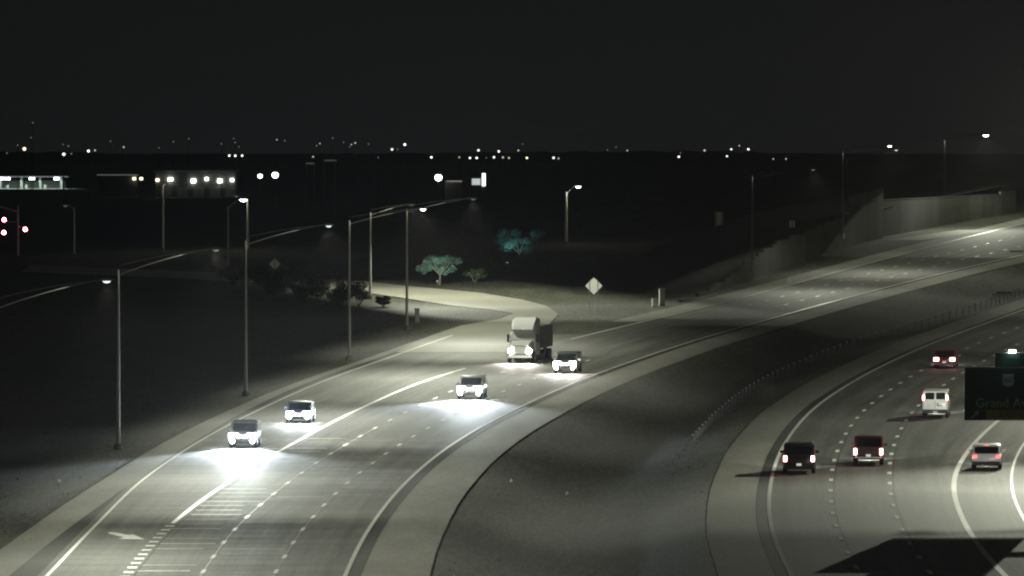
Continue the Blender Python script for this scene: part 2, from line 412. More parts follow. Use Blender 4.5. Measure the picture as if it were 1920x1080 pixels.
# ---- concrete slabs of the near lanes, each a piece with its own joint
def slabs():
    edges = (aux_edge, outer_edge, lane_a, lane_b, inner_edge)
    y = 352.0
    rng = random.Random(5)
    while y < 500:
        y2 = y + 4.6
        for e in range(4):
            fa, fb = edges[e], edges[e + 1]
            g = 0.05
            mb = MB()
            top = []; 
            for (yy, f, d) in ((y + g, fa, g), (y + g, fb, -g), (y2 - g, fb, -g), (y2 - g, fa, g)):
                top.append((f(yy) + d, yy, zc(yy) + 0.034 + rng.uniform(-0.004, 0.004)))
            bot = [(p[0], p[1], p[2] - 0.02) for p in top]
            mb.uv = [(e + du, yv) for _ in (0, 1) for du, yv in ((0, y), (1, y), (1, y2), (0, y2))]
            mb.add(bot + top, [(4, 5, 6, 7), (0, 1, 5, 4), (1, 2, 6, 5), (2, 3, 7, 6), (3, 0, 4, 7)])
            mb.build('slab', 'concrete_slab', road_l)
            if e in (1, 2) and rng.random() < (0.75 if e == 1 else 0.3):
                w = rng.uniform(0.10, 0.22); q0 = rng.uniform(0.02, 0.12); q1 = rng.uniform(0.75, 0.98)
                xa = fa(y2) + (fb(y2) - fa(y2)) * q0; xb = fa(y2) + (fb(y2) - fa(y2)) * q1
                mj = MB(); mj.add([(xa, y2 - w, zc(y2) + 0.0415), (xb, y2 - w, zc(y2) + 0.0415), (xb, y2 + w, zc(y2) + 0.0415), (xa, y2 + w, zc(y2) + 0.0415)], [(0, 1, 2, 3)])
                mj.build('joint_glint', 'worn_paint_glint', road_l)  # pale strips put the headlight glint on slab joints into colour
        y = y2
slabs()

# ---- painted lines
MK = 0.046
line(aux_edge, 0.2, 240, 700, MK).build('edge_line', 'white_paint', road_l)
line(outer_edge, 0.27, 403, 625, MK).build('wide_line', 'white_paint', road_l)
line(outer_edge, 0.26, 690, 1250, MK).build('edge_line', 'white_paint', road_l)
line(inner_edge, 0.22, 240, 1250, MK).build('edge_line', 'white_paint', road_l)
line(right_edge, 0.24, 240, 1250, MK).build('edge_line', 'white_paint', road_r)
line(exit_line, 0.32, 240, 700, MK).build('wide_line', 'white_paint', road_r)
line(exit_right, 0.17, 240, 640, MK).build('edge_line', 'white_paint', road_r)
def dashes(f, y0, y1, length, pitch, w, mat, parent):
    y = y0
    while y < y1:
        line(f, w, y, y + length, MK + 0.001, 2.0).build('lane_dash', mat, parent); y += pitch
dashes(outer_edge, 345, 402, 1.0, 3.66, 0.5, 'white_paint', road_l)           # dotted line of the merging lane
dashes(lane_a, 347, 640, 3.05, 12.2, 0.22, 'white_paint', road_l)
dashes(lane_b, 347, 640, 3.05, 12.2, 0.22, 'white_paint', road_l)
dashes(lane_a, 780, 1110, 3.05, 12.2, 0.2, 'white_paint', road_l)
dashes(lane_b, 780, 1110, 3.05, 12.2, 0.2, 'white_paint', road_l)
dashes(lane_r1, 350.5, 780, 3.05, 12.2, 0.27, 'white_paint', road_r)
dashes(lane_r2, 346.5, 780, 3.05, 12.2, 0.27, 'white_paint', road_r)
dashes(lane_r3, 546, 780, 3.05, 12.2, 0.27, 'white_paint', road_r)
# dark joint along lane lines
line(off(lane_r1, 0.22), 0.09, 345, 600, 0.03).build('joint', 'shoulder_asphalt', road_r)
line(off(lane_r2, 0.22), 0.09, 345, 600, 0.03).build('joint', 'shoulder_asphalt', road_r)
line(off(outer_edge, 0.42), 0.07, 345, 470, 0.040).build('joint', 'shoulder_asphalt', road_l)
line(off(lane_a, 0.0), 0.06, 345, 520, 0.042).build('joint', 'worn_paint_glint', road_l)
line(off(lane_b, 0.0), 0.05, 345, 480, 0.042).build('joint', 'worn_paint_glint', road_l)
# merge arrow
ar = [(-22.62, 394.6), (-22.24, 394.3), (-21.36, 391.9), (-21.15, 392.6), (-20.25, 387.9), (-21.75, 388.3), (-21.5, 389.7), (-22.58, 393.3)]
mb = MB(); mb.add([(x, y, zc(y) + MK) for x, y in ar], [(7, 6, 2, 1, 0), (6, 5, 4, 3, 2)])
mb.build('merge_arrow', 'white_paint', road_l)

# ------------------------------------------------------------------ block walls and the bank they hold
def wall_x(y): return interp([(780, 17.5), (800, 20.6), (841, 26.8), (983, 47.7), (1011, 53.5)])(y)
def bank_h(y): return -0.4 + 3.8 * smooth(792, 900, y) + 0.9 * smooth(900, 1010, y)
def make_bank():
    mb = MB(); ys = [780 + 8 * i for i in range(60)]
    cols = (0.25, 3, 6, 10, 15, 24)
    for y in ys:
        bx = wall_x(y) if y < 1012 else 53.5 + (y - 1012) * 0.23
        for k, c in enumerate(cols):
            h = bank_h(y) if k < 5 else -1.0
            x = bx - c - (0.6 if y > 1012 else 0)
            mb.v.append((x, y, zc(y) + h - (0.15 if k == 0 else 0) + 0.15 * bumpy(x, y) * (k > 1)))
    n = len(cols)
    for i in range(len(ys) - 1):
        for j in range(n - 1): mb.f.append((i * n + j, (i + 1) * n + j, (i + 1) * n + j + 1, i * n + j + 1))
    tag(mb.build('bank', 'embankment_gravel', smooth=True), 'dark raised bank held by the block wall', kind='structure')
make_bank()
def block_wall(pts, heights, name, label, seg=5.0, thick=0.35):
    root = empty(name, (pts[0][0], pts[0][1], zc(pts[0][1])))
    tag(root, label, 'wall')
    f = interp([(p[1], p[0]) for p in pts]); hf = heights
    y = pts[0][1]; o = Vector(root.location)
    step = []
    while y < pts[-1][1] - 1:
        y2 = min(y + seg, pts[-1][1])
        a = Vector((f(y), y, zc(y))); b = Vector((f(y2), y2, zc(y2)))
        d = (b - a); d.z = 0; nrm = Vector((-d.y, d.x, 0)).normalized() * thick
        zt = hf((y + y2) / 2) + (a.z + b.z) / 2
        zt = round(zt / 0.4) * 0.4
        a2 = a + d.normalized() * 0.012; b2 = b - d.normalized() * 0.012
        v = []
        for q in (a2, b2, b2 + nrm, a2 + nrm): v.append((q.x - o.x, q.y - o.y, q.z - 0.5 - o.z))
        for q in (a2, b2, b2 + nrm, a2 + nrm): v.append((q.x - o.x, q.y - o.y, zt - o.z))
        mb = MB(); mb.add(v, [(0, 3, 2, 1), (4, 5, 6, 7), (0, 1, 5, 4), (1, 2, 6, 5), (2, 3, 7, 6), (3, 0, 4, 7)])
        p = mb.build('wall_panel', 'wall_block', root)
        # cap course
        v = []
        e = nrm.normalized() * 0.05; t = d.normalized() * 0.004
        for q in (a2 - e + t, b2 - e - t, b2 + nrm + e - t, a2 + nrm + e + t): v.append((q.x - o.x, q.y - o.y, zt - o.z + 0.002))
        for q in (a2 - e + t, b2 - e - t, b2 + nrm + e - t, a2 + nrm + e + t): v.append((q.x - o.x, q.y - o.y, zt - o.z + 0.14))
        mb = MB(); mb.add(v, [(0, 3, 2, 1), (4, 5, 6, 7), (0, 1, 5, 4), (1, 2, 6, 5), (2, 3, 7, 6), (3, 0, 4, 7)])
        mb.build('coping', 'wall_block', p)
        y = y2
    return root
block_wall([(17.5, 780), (20.6, 800), (26.8, 841), (37, 910), (47.7, 983), (53.5, 1011)],
           lambda y: bank_h(y) + 0.35 + (2.4 if y > 978 else 0), 'block_wall', 'low stepped tan block wall climbing beside the road to a taller end')
block_wall([(49.2, 1000), (57.9, 1034), (68.4, 1077), (80.3, 1122)], lambda y: 4.9 - 0.02 * (y - 1034), 'block_wall',
           'far tan block wall at the top right of the road')
# pull-off slab before the far wall
mb = MB(); q = [(53.2, 1003), (58.5, 1003), (71.5, 1046), (66.5, 1046)]
mb.add([(x, y, zc(y) + 0.02) for x, y in q] , [(0, 1, 2, 3)])
tag(mb.build('pavement', 'ramp_concrete'), 'pale paved pull-off in front of the far wall', kind='structure')
# ------------------------------------------------------------------ street lamps
LAMP_COL = (0.975, 1.0, 0.80)
glow('lens_dim', (0.9, 1.0, 0.95), 0.15)
glow('lens', (0.9, 1.0, 0.97), 1.2)
glow('lens_bright', (0.95, 1.0, 0.97), 14.0)
def street_lamp(label, x, y, z, top, reach, rise, az, power, lens='lens', double=True, group='freeway street lamps', r0=0.15, dist=(-0.28, 1.6, 5.0), lampcol=LAMP_COL, head=0.5, steel='galvanised'):
    """az: direction of the arm on the ground, radians from +X"""
    root = empty('street_lamp', (x, y, z), az)
    tag(root, label, 'street lamp', group)
    h = top - z
    MB().tube([(0, 0, 0.35), (0, 0, h * 0.5), (0, 0, h + 0.1)], [r0, r0 * 0.78, r0 * 0.55], 10).build('pole', steel, root, smooth=True)
    MB().tube([(0, 0, -0.4), (0, 0, 0.30)], [0.34, 0.34], 12).build('footing', 'shoulder_concrete', root)
    MB().bevbox(-0.22, 0.22, -0.22, 0.22, 0.30, 0.36, 0.01).build('base_plate', 'dark_steel', root)
    pts = []; pts2 = []
    for i in range(9):
        t = i / 8
        pts.append((0.05 + (reach - 0.7) * t, 0, h - 0.25 + (rise + 0.12) * (t * (1.35 - 0.35 * t))))
        pts2.append((0.05 + (reach - 0.7) * t, 0, h - 0.25 + 0.62 * (1 - t) ** 1.2 + (rise + 0.12) * (t * (1.35 - 0.35 * t))))
    arm = MB().tube(pts, 0.045, 6).build('arm', steel, root, smooth=True)
    if double:
        MB().tube(pts2[:-1], 0.032, 6).build('arm_brace', steel, arm, smooth=True)
    e = Vector(pts[-1])
    hd = MB()
    rings = []
    for t, w, a, b in ((-0.05, 0.05, -0.04, 0.04), (0.12, 0.13, -0.07, 0.07), (0.4, 0.19, -0.07, 0.09), (0.75, 0.18, -0.06, 0.07), (0.9, 0.1, -0.03, 0.04)):
        k = head / 0.5
        rings.append([(e.x + t, -w * k, e.z + a * k), (e.x + t, w * k, e.z + a * k), (e.x + t, w * 0.8 * k, e.z + b * k), (e.x + t, -w * 0.8 * k, e.z + b * k)])
    hd.loft(rings)
    hd = hd.build('lamp_head', steel, root)
    ln = MB()
    k = head / 0.5
    rr = []
    for i in range(4):
        a = i / 3 * math.pi / 2 * 0.95
        rr.append([(e.x + 0.45 + 0.24 * k * math.cos(a) * math.cos(2 * math.pi * j / 10), 0.15 * k * math.cos(a) * math.sin(2 * math.pi * j / 10), e.z - 0.072 * k - 0.13 * k * math.sin(a)) for j in range(10)])
    ln.loft(rr).build('lens', lens, hd, smooth=True)
    if power:
        road_light('lamp_light', root, (e.x + 0.45, 0, e.z - 0.32 * k), power, lampcol, *dist)
    return root
def arm_az(f, y):
    s = (f(y + 5) - f(y - 5)) / 10
    return math.atan2(-s, 1.0)
PW = 4300
street_lamp('added unseen street lamp on the left verge below the picture', -33.5, 322, zc(322), 12.6, 7.0, 1.7, 0.0, PW * 1.1, 'lens', group='added unseen lamps outside the picture')  # unseen lamp added to light the nearest lanes
street_lamp('double-armed galvanised street lamp whose long arm enters at the left edge', -30.3, 408, zc(408), 12.6, 7.0, 1.7, arm_az(aux_edge, 408), PW * 0.8, 'lens')
street_lamp('tall street lamp nearest in view on the left verge, dark skirt at its foot', -27.4, 489.7, zc(489.7), 13.1, 7.0, 1.7, arm_az(aux_edge, 489), PW, 'lens_dim')
street_lamp('tall street lamp beside the two bright cars on the left', -21.7, 573.4, zc(573.4), 13.9, 7.0, 1.5, arm_az(aux_edge, 573), PW, 'lens')
street_lamp('tall street lamp with a bright lamp head, between the cars and the dark shrubs', -14.9, 644.7, zc(644.7), 14.7, 7.0, 1.3, arm_az(aux_edge, 640), PW * 1.2, 'lens_bright')
street_lamp('tall street lamp at the gore of the on-ramp, beside a small grey cabinet', -10.7, 716, zc(716), 15.0, 7.0, 1.3, arm_az(aux_edge, 700), PW * 1.2, 'lens_dim', dist=(-0.28, 1.15, 4.6))
street_lamp('thinner street lamp standing among the shrubs by the on-ramp', -16.1, 800, zc(800), 13.75, 5.0, 1.1, 0.25, PW * 2.0, 'lens_dim', double=True, dist=(-0.6, 2.2, 5.0))
# unseen lamps added just right of the picture to light the receding carriageway
rl = []
for i, (lx, ly, pw) in enumerate(((38.0, 477, 1.3), (49.5, 565, 1.0), (62, 655, 0.35), (77, 745, 0.6), (92, 830, 1.6))):
    rl.append(street_lamp('%s added unseen street lamp right of the picture along the receding carriageway' % ('nearest', 'second', 'third', 'fourth', 'farthest')[i], lx + 7.2, ly - 1.3, zc(ly), zc(ly) + 13.3, 7.3, 1.4, math.pi - 0.18, PW * pw, 'lens', group='added unseen lamps outside the picture'))
# taller unseen mast, added to light the exit lane and cast the sign's shadow
hm_ = street_lamp('tallest added lamp mast, unseen right of the picture, beyond the overhead sign', 53.4, 521.4, zc(521), zc(521) + 21.4, 7.3, 0.9, math.pi - 0.19, 0, 'lens', group='added unseen lamps outside the picture', r0=0.25)
mi = (Matrix.Translation(hm_.location) @ Matrix.Rotation(math.pi - 0.19, 4, 'Z')).inverted()
lamp('lamp_throw', hm_, mi @ Vector((46.2, 520, 22.9)), mi @ Vector((23.0, 380, 0.2)), 140000, LAMP_COL, 32, 0.6, 0.2)
# lamps above the block wall
street_lamp('thin dark street lamp behind the low stepped block wall', 29.0, 850, zc(850) + 1.8, 17.65, 7.6, 1.0, arm_az(outer_edge, 850), PW * 0.42, 'lens_dim', dist=(-0.25, 1.7, 7.0, 0.006, 1.35), steel='dark_steel')
street_lamp('left one of two street lamps close together behind the tall wall end', 43.2, 920, zc(920) + 3.5, 20.4, 6.4, 1.0, arm_az(outer_edge, 920), PW * 0.46, 'lens_bright', dist=(-0.45, 1.7, 7.5, 0.006, 1.35), steel='dark_steel')
street_lamp('right one of two street lamps close together behind the tall wall end', 50.2, 1058, zc(1058) + 1.0, 18.9, 7.8, 1.7, arm_az(outer_edge, 1000), 0, 'lens', steel='dark_steel')
street_lamp('street lamp with a bright head rising above the far block wall', 66.0, 1075, zc(1075) + 3.9, 21.9, 6.6, 1.0, arm_az(outer_edge, 1075), PW * 1.0, 'lens_bright', head=0.9, dist=(-0.35, 1.9, 7.5, 0.006, 1.3), steel='dark_steel')
# side street lamps left and beyond; white poles carry lamp light in their colour
street_lamp('dim street lamp with a bright head far left of the shrubs', -36.5, 905, zc(905) - 0.3, 13.4, 2.2, 1.2, 0.2, 0, 'lens_bright', double=False, group='side street lamps', r0=0.13, head=1.0)
street_lamp('pale slim street lamp rising right of the dim one far left of the shrubs', -36.1, 962.3, zc(962), 13.75, 1.8, 0.7, math.pi - 0.2, PW * 0.05, 'lens_dim', double=False, group='side street lamps', r0=0.2, steel='white_paint', dist=(-3, 3, 3, 0.5, 0.3))
street_lamp('pale slim street lamp below the lit warehouse front', -47.7, 962, zc(962), 15.9, 1.6, 0.5, 0.6, PW * 0.05, 'lens_dim', double=False, group='side street lamps', r0=0.18, steel='white_paint', dist=(-3, 3, 3, 0.5, 0.3))
street_lamp('faint grey street lamp below the filling station', -60.2, 968, zc(968) - 1, 12.6, 1.4, 0.5, math.pi, 0, 'lens_dim', double=False, group='side street lamps', r0=0.16)
street_lamp('short street lamp standing alone in the dark field, its head lit', 7.6, 987, zc(987), 14.6, 1.9, 1.05, -0.1, PW * 0.05, 'lens_bright', double=False, group='side street lamps', r0=0.24, head=0.75, steel='white_paint', dist=(-3, 3, 3, 0.5, 0.3))

# ------------------------------------------------------------------ traffic signal at the left edge
glow('signal_red', (1.0, 0.10, 0.16), 90.0)
def signal_head(root, x, y, z, lit):
    MB().bevbox(x - 0.25, x + 0.25, y - 0.12, y + 0.12, z - 0.66, z + 0.66, 0.04).build('signal_head', 'black_plastic', root)
    for k in range(3):
        zz = z + 0.38 - 0.38 * k
        m = MB().disc((x, y - 0.135, zz), (0, 1, 0), 0.27 if (lit and k == 0) else 0.145, 0.03, 14)
        m.build('signal_lens', 'signal_red' if (lit and k == 0) else 'glass', root)
        vis = MB()
        vis.loft([[(x + 0.24 * math.cos(a), y - yy, zz + 0.24 * math.sin(a)) for a in [math.pi * j / 8 for j in range(9)]] for yy in (0.12, 0.36)], cap=False, closed=False)
        vis.build('visor', 'black_plastic', root)
root = empty('traffic_signal', (-68.4, 975, ground_z(-68.4, 975)))
tag(root, 'traffic signal pole with glowing red lights at the left edge', 'traffic signal')
zb = root.location.z
MB().tube([(0, 0, 0), (0, 0, 12.9 - zb)], [0.17, 0.11], 10).build('pole', 'galvanised', root, smooth=True)
MB().tube([(0, 0, 12.0 - zb), (-3.5, 0, 13.0 - zb), (-8, 0, 13.6 - zb)], [0.1, 0.08, 0.05], 8).build('mast_arm', 'galvanised', root, smooth=True)
MB().tube([(0, 0, 9.9 - zb), (1.1, 0, 9.9 - zb)], 0.05, 6).build('bracket', 'galvanised', root)
MB().tube([(0, 0, 10.6 - zb), (-2.2, 0, 10.6 - zb)], 0.05, 6).build('bracket', 'galvanised', root)
signal_head(root, 1.0, -0.1, 9.2 - zb, True)
signal_head(root, -1.92, -0.1, 10.53 - zb, True)
signal_head(root, -1.95, -0.1, 8.75 - zb, True)

# ------------------------------------------------------------------ roadside signs seen from behind
def diamond_sign(label, x, y, half, zc_, posts, group='diamond warning signs'):
    z0 = ground_z(x, y)
    root = empty('warning_sign', (x, y, z0), 0.05); tag(root, label, 'sign', group)
    c = zc_ - z0
    ring = []
    n = 4
    pts = []
    for k in range(4):
        a = math.pi / 2 * k
        for da in (-0.10, 0, 0.10):
            rr = half * (1 - abs(da) * 0.9) * (0.97 if da == 0 else 1)
            pts.append((rr * math.cos(a + da), rr * math.sin(a + da)))
    MB().loft([[(p[0], 0.004 + yy, c + p[1]) for p in pts] for yy in (0, 0.012)]).build('panel', 'aluminium', root)
    for px in posts:
        MB().box(px - 0.035, px + 0.035, -0.07, -0.002, -0.2, c + half * 0.75).build('post', 'dark_steel', root)
        MB().box(px - 0.12, px + 0.12, -0.012, -0.0005, c - 0.03, c + 0.03).build('clamp', 'galvanised', root)
    return root
diamond_sign('bright diamond warning sign on two posts beyond the lorry', 8.8, 757, 0.93, 6.38, (-0.45, 0.42))
diamond_sign('dim grey diamond warning sign on one post above the shrubs', -29.1, 863.6, 0.72, 6.8, (0.0,))
def panel_sign(label, x, y, w, zlo, zhi, posts, z0=None):
    z0 = ground_z(x, y) if z0 is None else z0
    root = empty('road_sign', (x, y, z0), -0.1); tag(root, label, 'sign', 'rectangular signs seen from behind')
    MB().bevbox(-w / 2, w / 2, 0.0, 0.02, zlo - z0, zhi - z0, 0.008).build('panel', 'white_paint', root)  # white instead of bare aluminium, lamp light put into the colour
    for px in posts:
        MB().box(px - 0.04, px + 0.04, -0.07, -0.002, -0.2, zhi - z0 - 0.03).build('post', 'dark_steel', root)
    return root
panel_sign('tall grey rectangular sign on two thin posts in the dark', 29.7, 1010, 1.1, 9.25, 11.6, (-0.38, 0.38))
panel_sign('small white rectangular sign on one post above the stepped wall', 37.6, 945, 0.75, 9.6, 11.15, (0.08,), zc(945) + 3.4)

# ------------------------------------------------------------------ overhead guide sign
def text(name, body, size, loc, mat, parent, ext=0.004):
    cu = bpy.data.curves.new(name, 'FONT'); cu.body = body; cu.size = size; cu.extrude = ext
    cu.align_x = 'CENTER'; cu.align_y = 'CENTER'
    cu.materials.append(MATS[mat])
    o = bpy.data.objects.new(name, cu); COL.objects.link(o); o.parent = parent
    me = bpy.data.meshes.new_from_object(o)
    bpy.data.objects.remove(o)
    o = bpy.data.objects.new(name, me); COL.objects.link(o); o.parent = parent
    o.location = loc; o.rotation_euler = (math.pi / 2, 0, 0)
    return o
SX, SY = 27.0, 420.0
gr = empty('overhead_sign', (46.0, SY + 1.2, zc(SY))); tag(gr, 'dark green overhead guide sign reaching in from the right edge', 'sign')
zb = gr.location.z; dx = SX - 46.0
zlo, zhi = 5.53 - zb, 8.68 - zb
W = 5.6
sp = MB().bevbox(dx, dx + W, -1.2, -1.12, zlo, zhi, 0.02).build('sign_panel', 'sign_green', gr)
for k in range(1, 5): MB().box(dx + W * k / 5 - 0.006, dx + W * k / 5 + 0.006, -1.203, -1.19, zlo + 0.02, zhi - 0.02).build('panel_joint', 'dark_steel', sp)
tb = MB().bevbox(dx + 1.82, dx + W - 0.02, -1.2, -1.12, zhi + 0.012, zhi + 0.86, 0.02).build('exit_tab', 'sign_green', gr)
MB().box(dx + 1.8, dx + W, -1.22, -1.08, zhi + 0.865, zhi + 0.91).build('tab_edge', 'aluminium', tb)
MB().box(dx, dx + 1.8, -1.22, -1.08, zhi + 0.005, zhi + 0.05).build('panel_edge', 'aluminium', sp)
ye = MB().box(dx + 1.28, dx + W - 0.05, -1.208, -1.196, zlo + 0.03, zlo + 0.62).build('exit_only_panel', 'sign_yellow', sp)
text('lettering', 'EXIT ONLY', 0.52, (dx + 3.4, -1.211, zlo + 0.32), 'sign_ink', ye)
text('lettering', 'Grand Ave', 0.78, (dx + 2.4, -1.203, zlo + 1.02), 'sign_letter', sp)
sh = MB()
sv = [(-0.33, -0.22), (-0.24, -0.34), (-0.10, -0.37), (0, -0.43), (0.10, -0.37), (0.24, -0.34), (0.33, -0.22), (0.34, 0.0), (0.28, 0.14), (0.34, 0.28), (0.25, 0.36), (0.12, 0.32), (0, 0.37), (-0.12, 0.32), (-0.25, 0.36), (-0.34, 0.28), (-0.28, 0.14), (-0.34, 0.0)]
sh.loft([[(dx + 2.62 + px, -1.2 - t, zlo + 2.42 + pz) for px, pz in sv] for t in (0.012, 0.0)])
shd = sh.build('route_shield', 'sign_letter', sp)
text('lettering', '60', 0.5, (dx + 2.62, -1.215, zlo + 2.42), 'sign_ink', shd)
am = MB()
c, s_ = math.cos(R(45)), math.sin(R(45))
apts = [(-0.05, -0.34), (0.05, -0.34), (0.05, 0.06), (0.2, 0.0), (0.0, 0.34), (-0.2, 0.0), (-0.05, 0.06)]
am.loft([[(dx + 0.66 + px * c + pz * s_, -1.2 - t, zlo + 0.36 - px * s_ + pz * c) for px, pz in apts] for t in (0.008, 0.0)])
am.build('exit_arrow', 'sign_letter', sp)
MB().tube([(dx + 0.2, 0, 7.3 - zb), (-8, 0, 7.6 - zb), (-1.2, 0, 7.6 - zb), (0, 0, 6.6 - zb)], [0.2, 0.3, 0.36, 0.38], 12).build('cantilever_beam', 'galvanised', gr, smooth=True)
MB().tube([(0, 0, -0.2), (0, 0, 7.2 - zb)], [0.42, 0.38], 14).build('post', 'galvanised', gr, smooth=True)
for k in (0.5, 2.0, 3.6, 5.1): MB().box(dx + k - 0.05, dx + k + 0.05, -1.12, -0.2, 7.0 - zb, 7.15 - zb).build('hanger', 'galvanised', gr)
glow('sign_lamp_glow', (0.95, 1.0, 0.95), 30.0)
lb = MB().bevbox(dx + 2.68, dx + 3.04, -1.3, -1.0, zhi + 0.93, zhi + 1.05, 0.03).build('lamp_box', 'aluminium', gr)
MB().bevbox(dx + 2.66, dx + 3.06, -1.36, -1.30, zhi + 0.91, zhi + 1.05, 0.02).build('lamp_lens', 'sign_lamp_glow', lb)
lamp('added_sign_flood', gr, (dx + 2.86, 0.3, zhi + 1.1), (31.3 - 46.0, 41.0, 0.0), 14000, (1.0, 0.97, 0.9), 52, 0.8, 0.1)  # unseen flood added to brighten the pale car's rear
lamp('sign_light', gr, (dx + 2.86, -2.0, zhi + 1.3), (dx + 2.6, -1.2, zhi - 1.5), 12, (0.9, 1, 0.95), 120, 0.8, 0.1)

# ------------------------------------------------------------------ cabinets, drains, scraps
def cabinet(label, x, y, w, d, h, leg):
    root = empty('utility_cabinet', (x, y, ground_z(x, y)), 0.15); tag(root, label, 'cabinet', 'utility cabinets by the ramp')
    MB().bevbox(-w / 2, w / 2, -d / 2, d / 2, leg, h, 0.03).build('housing', 'cabinet_paint', root)
    MB().bevbox(-w / 2 - 0.04, w / 2 + 0.04, -d / 2 - 0.06, d / 2 + 0.04, h + 0.003, h + 0.06, 0.015).build('lid', 'cabinet_paint', root)
    MB().bevbox(-w / 2 + 0.04, w / 2 - 0.04, -d / 2 - 0.025, -d / 2 - 0.002, leg + 0.08, h - 0.08, 0.008).build('door', 'cabinet_paint', root)
    MB().box(-w / 2 - 0.05, w / 2 + 0.05, -d / 2 - 0.05, d / 2 + 0.05, -0.3, leg - 0.003).build('plinth', 'shoulder_concrete', root)
cabinet('narrow grey utility cabinet right of the lamp at the gore', -9.9, 734, 0.45, 0.4, 1.45, 0.15)
cabinet('taller of two grey cabinets between the warning sign and the road', 16.6, 779, 0.62, 0.5, 1.8, 0.15)
cabinet('shorter of two grey cabinets between the warning sign and the road', 15.75, 776, 0.6, 0.5, 0.85, 0.12)
def scrap(label, x, y, w):
    mb = MB(); z = ground_z(x, y) + 0.02
    n = 7; top = []
    for i in range(n):
        a = 2 * math.pi * i / n; r = w * random.uniform(0.7, 1.1)
        top.append((x + r * math.cos(a), y + r * 1.2 * math.sin(a), z + 0.22 * random.random()))
    mb.add(top + [(x, y, z + 0.3)], [(i, (i + 1) % n, n) for i in range(n)])
    tag(mb.build('litter', 'white_paint'), label, 'litter', 'white litter on the gravel')
scrap('left one of two white litter scraps in the dark median', -0.05, 451.5, 0.13)
scrap('right one of two white litter scraps in the dark median', 3.5, 447.1, 0.13)
scrap('pale litter scrap on the gravel left of the outer shoulder', -28.7, 446, 0.14)
def drain(label, x, y):
    root = empty('drain_inlet', (x, y, ground_z(x, y)), -0.2); tag(root, label, 'drain', 'concrete drain inlets in the median')
    MB().bevbox(-1.2, 1.2, -1.2, 1.2, -0.3, 0.12, 0.04).build('apron', 'ramp_concrete', root)
    MB().bevbox(-0.9, 0.9, 0.2, 1.0, 0.123, 0.35, 0.03).build('hood', 'shoulder_asphalt', root)
    for k in range(5): MB().box(-0.8 + k * 0.36, -0.7 + k * 0.36, -0.9, 0.1, 0.123, 0.15).build('grate_bar', 'dark_steel', root)
drain('pale drain inlet in the median by the receding shoulder, right edge', 58.2, 833)
drain('drain inlet at the far median shoulder, top right', 68.2, 953)

# ------------------------------------------------------------------ median cable barrier
bp = interp([(494, 12.4), (534, 15.4), (580, 19.3), (605, 22.0), (631, 25.4), (680, 33.0), (737, 44.7), (776, 52.4), (820, 59.6), (880, 71)])
root = empty('cable_barrier', (bp(500), 500, ground_z(bp(500), 500))); tag(root, 'low cable barrier of thin posts along the dark median', 'barrier')
o = Vector(root.location)
proto = None; cab = []
y = 500.0
while y < 876:
    x = bp(y); z = ground_z(x, y)
    if proto is None:
        m = MB(); m.box(-0.035, 0.035, -0.05, 0.05, -0.2, 0.85)
        proto = m.build('post', 'dark_steel', root); p = proto
        cp = MB().bevbox(-0.06, 0.06, -0.06, 0.06, 0.853, 0.95, 0.015).build('reflector_cap', 'galvanised', p)
    else:
        p = proto.copy(); COL.objects.link(p); p.parent = root
        c2 = cp.copy(); COL.objects.link(c2); c2.parent = p
    p.location = (x - o.x, y - o.y, z - o.z)
    cab.append((x - o.x, y - o.y, z - o.z))
    y += 5.0
for hz in (0.5, 0.62, 0.74):
    MB().tube([(a[0] + 0.05, a[1], a[2] + hz) for a in cab], 0.014, 4).build('cable', 'dark_steel', root)

# rip-rap in the median swale
mb = MB(); rng = random.Random(11)
rp = interp([(452, 9.4), (494, 12.0), (534, 15.0), (580, 18.9), (600, 21.0)])
for i in range(800):
    y = rng.uniform(452, 598); x = rp(y) + rng.gauss(0, 0.75)
    r = rng.uniform(0.05, 0.13); z = ground_z(x, y) - 0.02
    ph = rng.uniform(0, 6)
    v = [(x + r * math.cos(ph + k * 1.256) * rng.uniform(0.7, 1.1), y + r * 1.3 * math.sin(ph + k * 1.256), z + rng.uniform(0.0, 0.05)) for k in range(5)]
    v += [(x + r * 0.6 * math.cos(ph + 0.5 + k * 1.256) * rng.uniform(0.7, 1.1), y + r * 0.7 * math.sin(ph + 0.5 + k * 1.256), z + r * rng.uniform(0.2, 0.4)) for k in range(5)]
    mb.add(v, [(k, (k + 1) % 5, 5 + (k + 1) % 5, 5 + k) for k in range(5)] + [(5, 6, 7, 8, 9)])
tag(mb.build('riprap', 'rock'), 'strip of pale broken stones along the median swale', 'stones', kind='stuff')
# low weeds on the verge
mb = MB()
for i in range(500):
    y = rng.uniform(360, 760)
    if rng.random() < 0.85: x = verge_edge(min(y, 722)) - abs(rng.gauss(0, 14)) - 0.3
    else:
        a = inner_edge(y) + 4.8; b = right_edge(y) - 4.2; x = rng.uniform(a, b)
    z = ground_z(x, y) - 0.05; h = rng.uniform(0.04, 0.16)
    for k in range(3):
        a = rng.uniform(0, 6.28); w = rng.uniform(0.03, 0.08); l = rng.uniform(0.05, 0.2)
        cx, sx = math.cos(a), math.sin(a)
        mb.add([(x - w * sx, y + w * cx, z), (x + w * sx, y - w * cx, z), (x + l * cx, y + l * sx, z + h)], [(0, 1, 2)])
tag(mb.build('weeds', 'leaf'), 'sparse low weeds scattered over the gravel', 'weeds', kind='stuff')

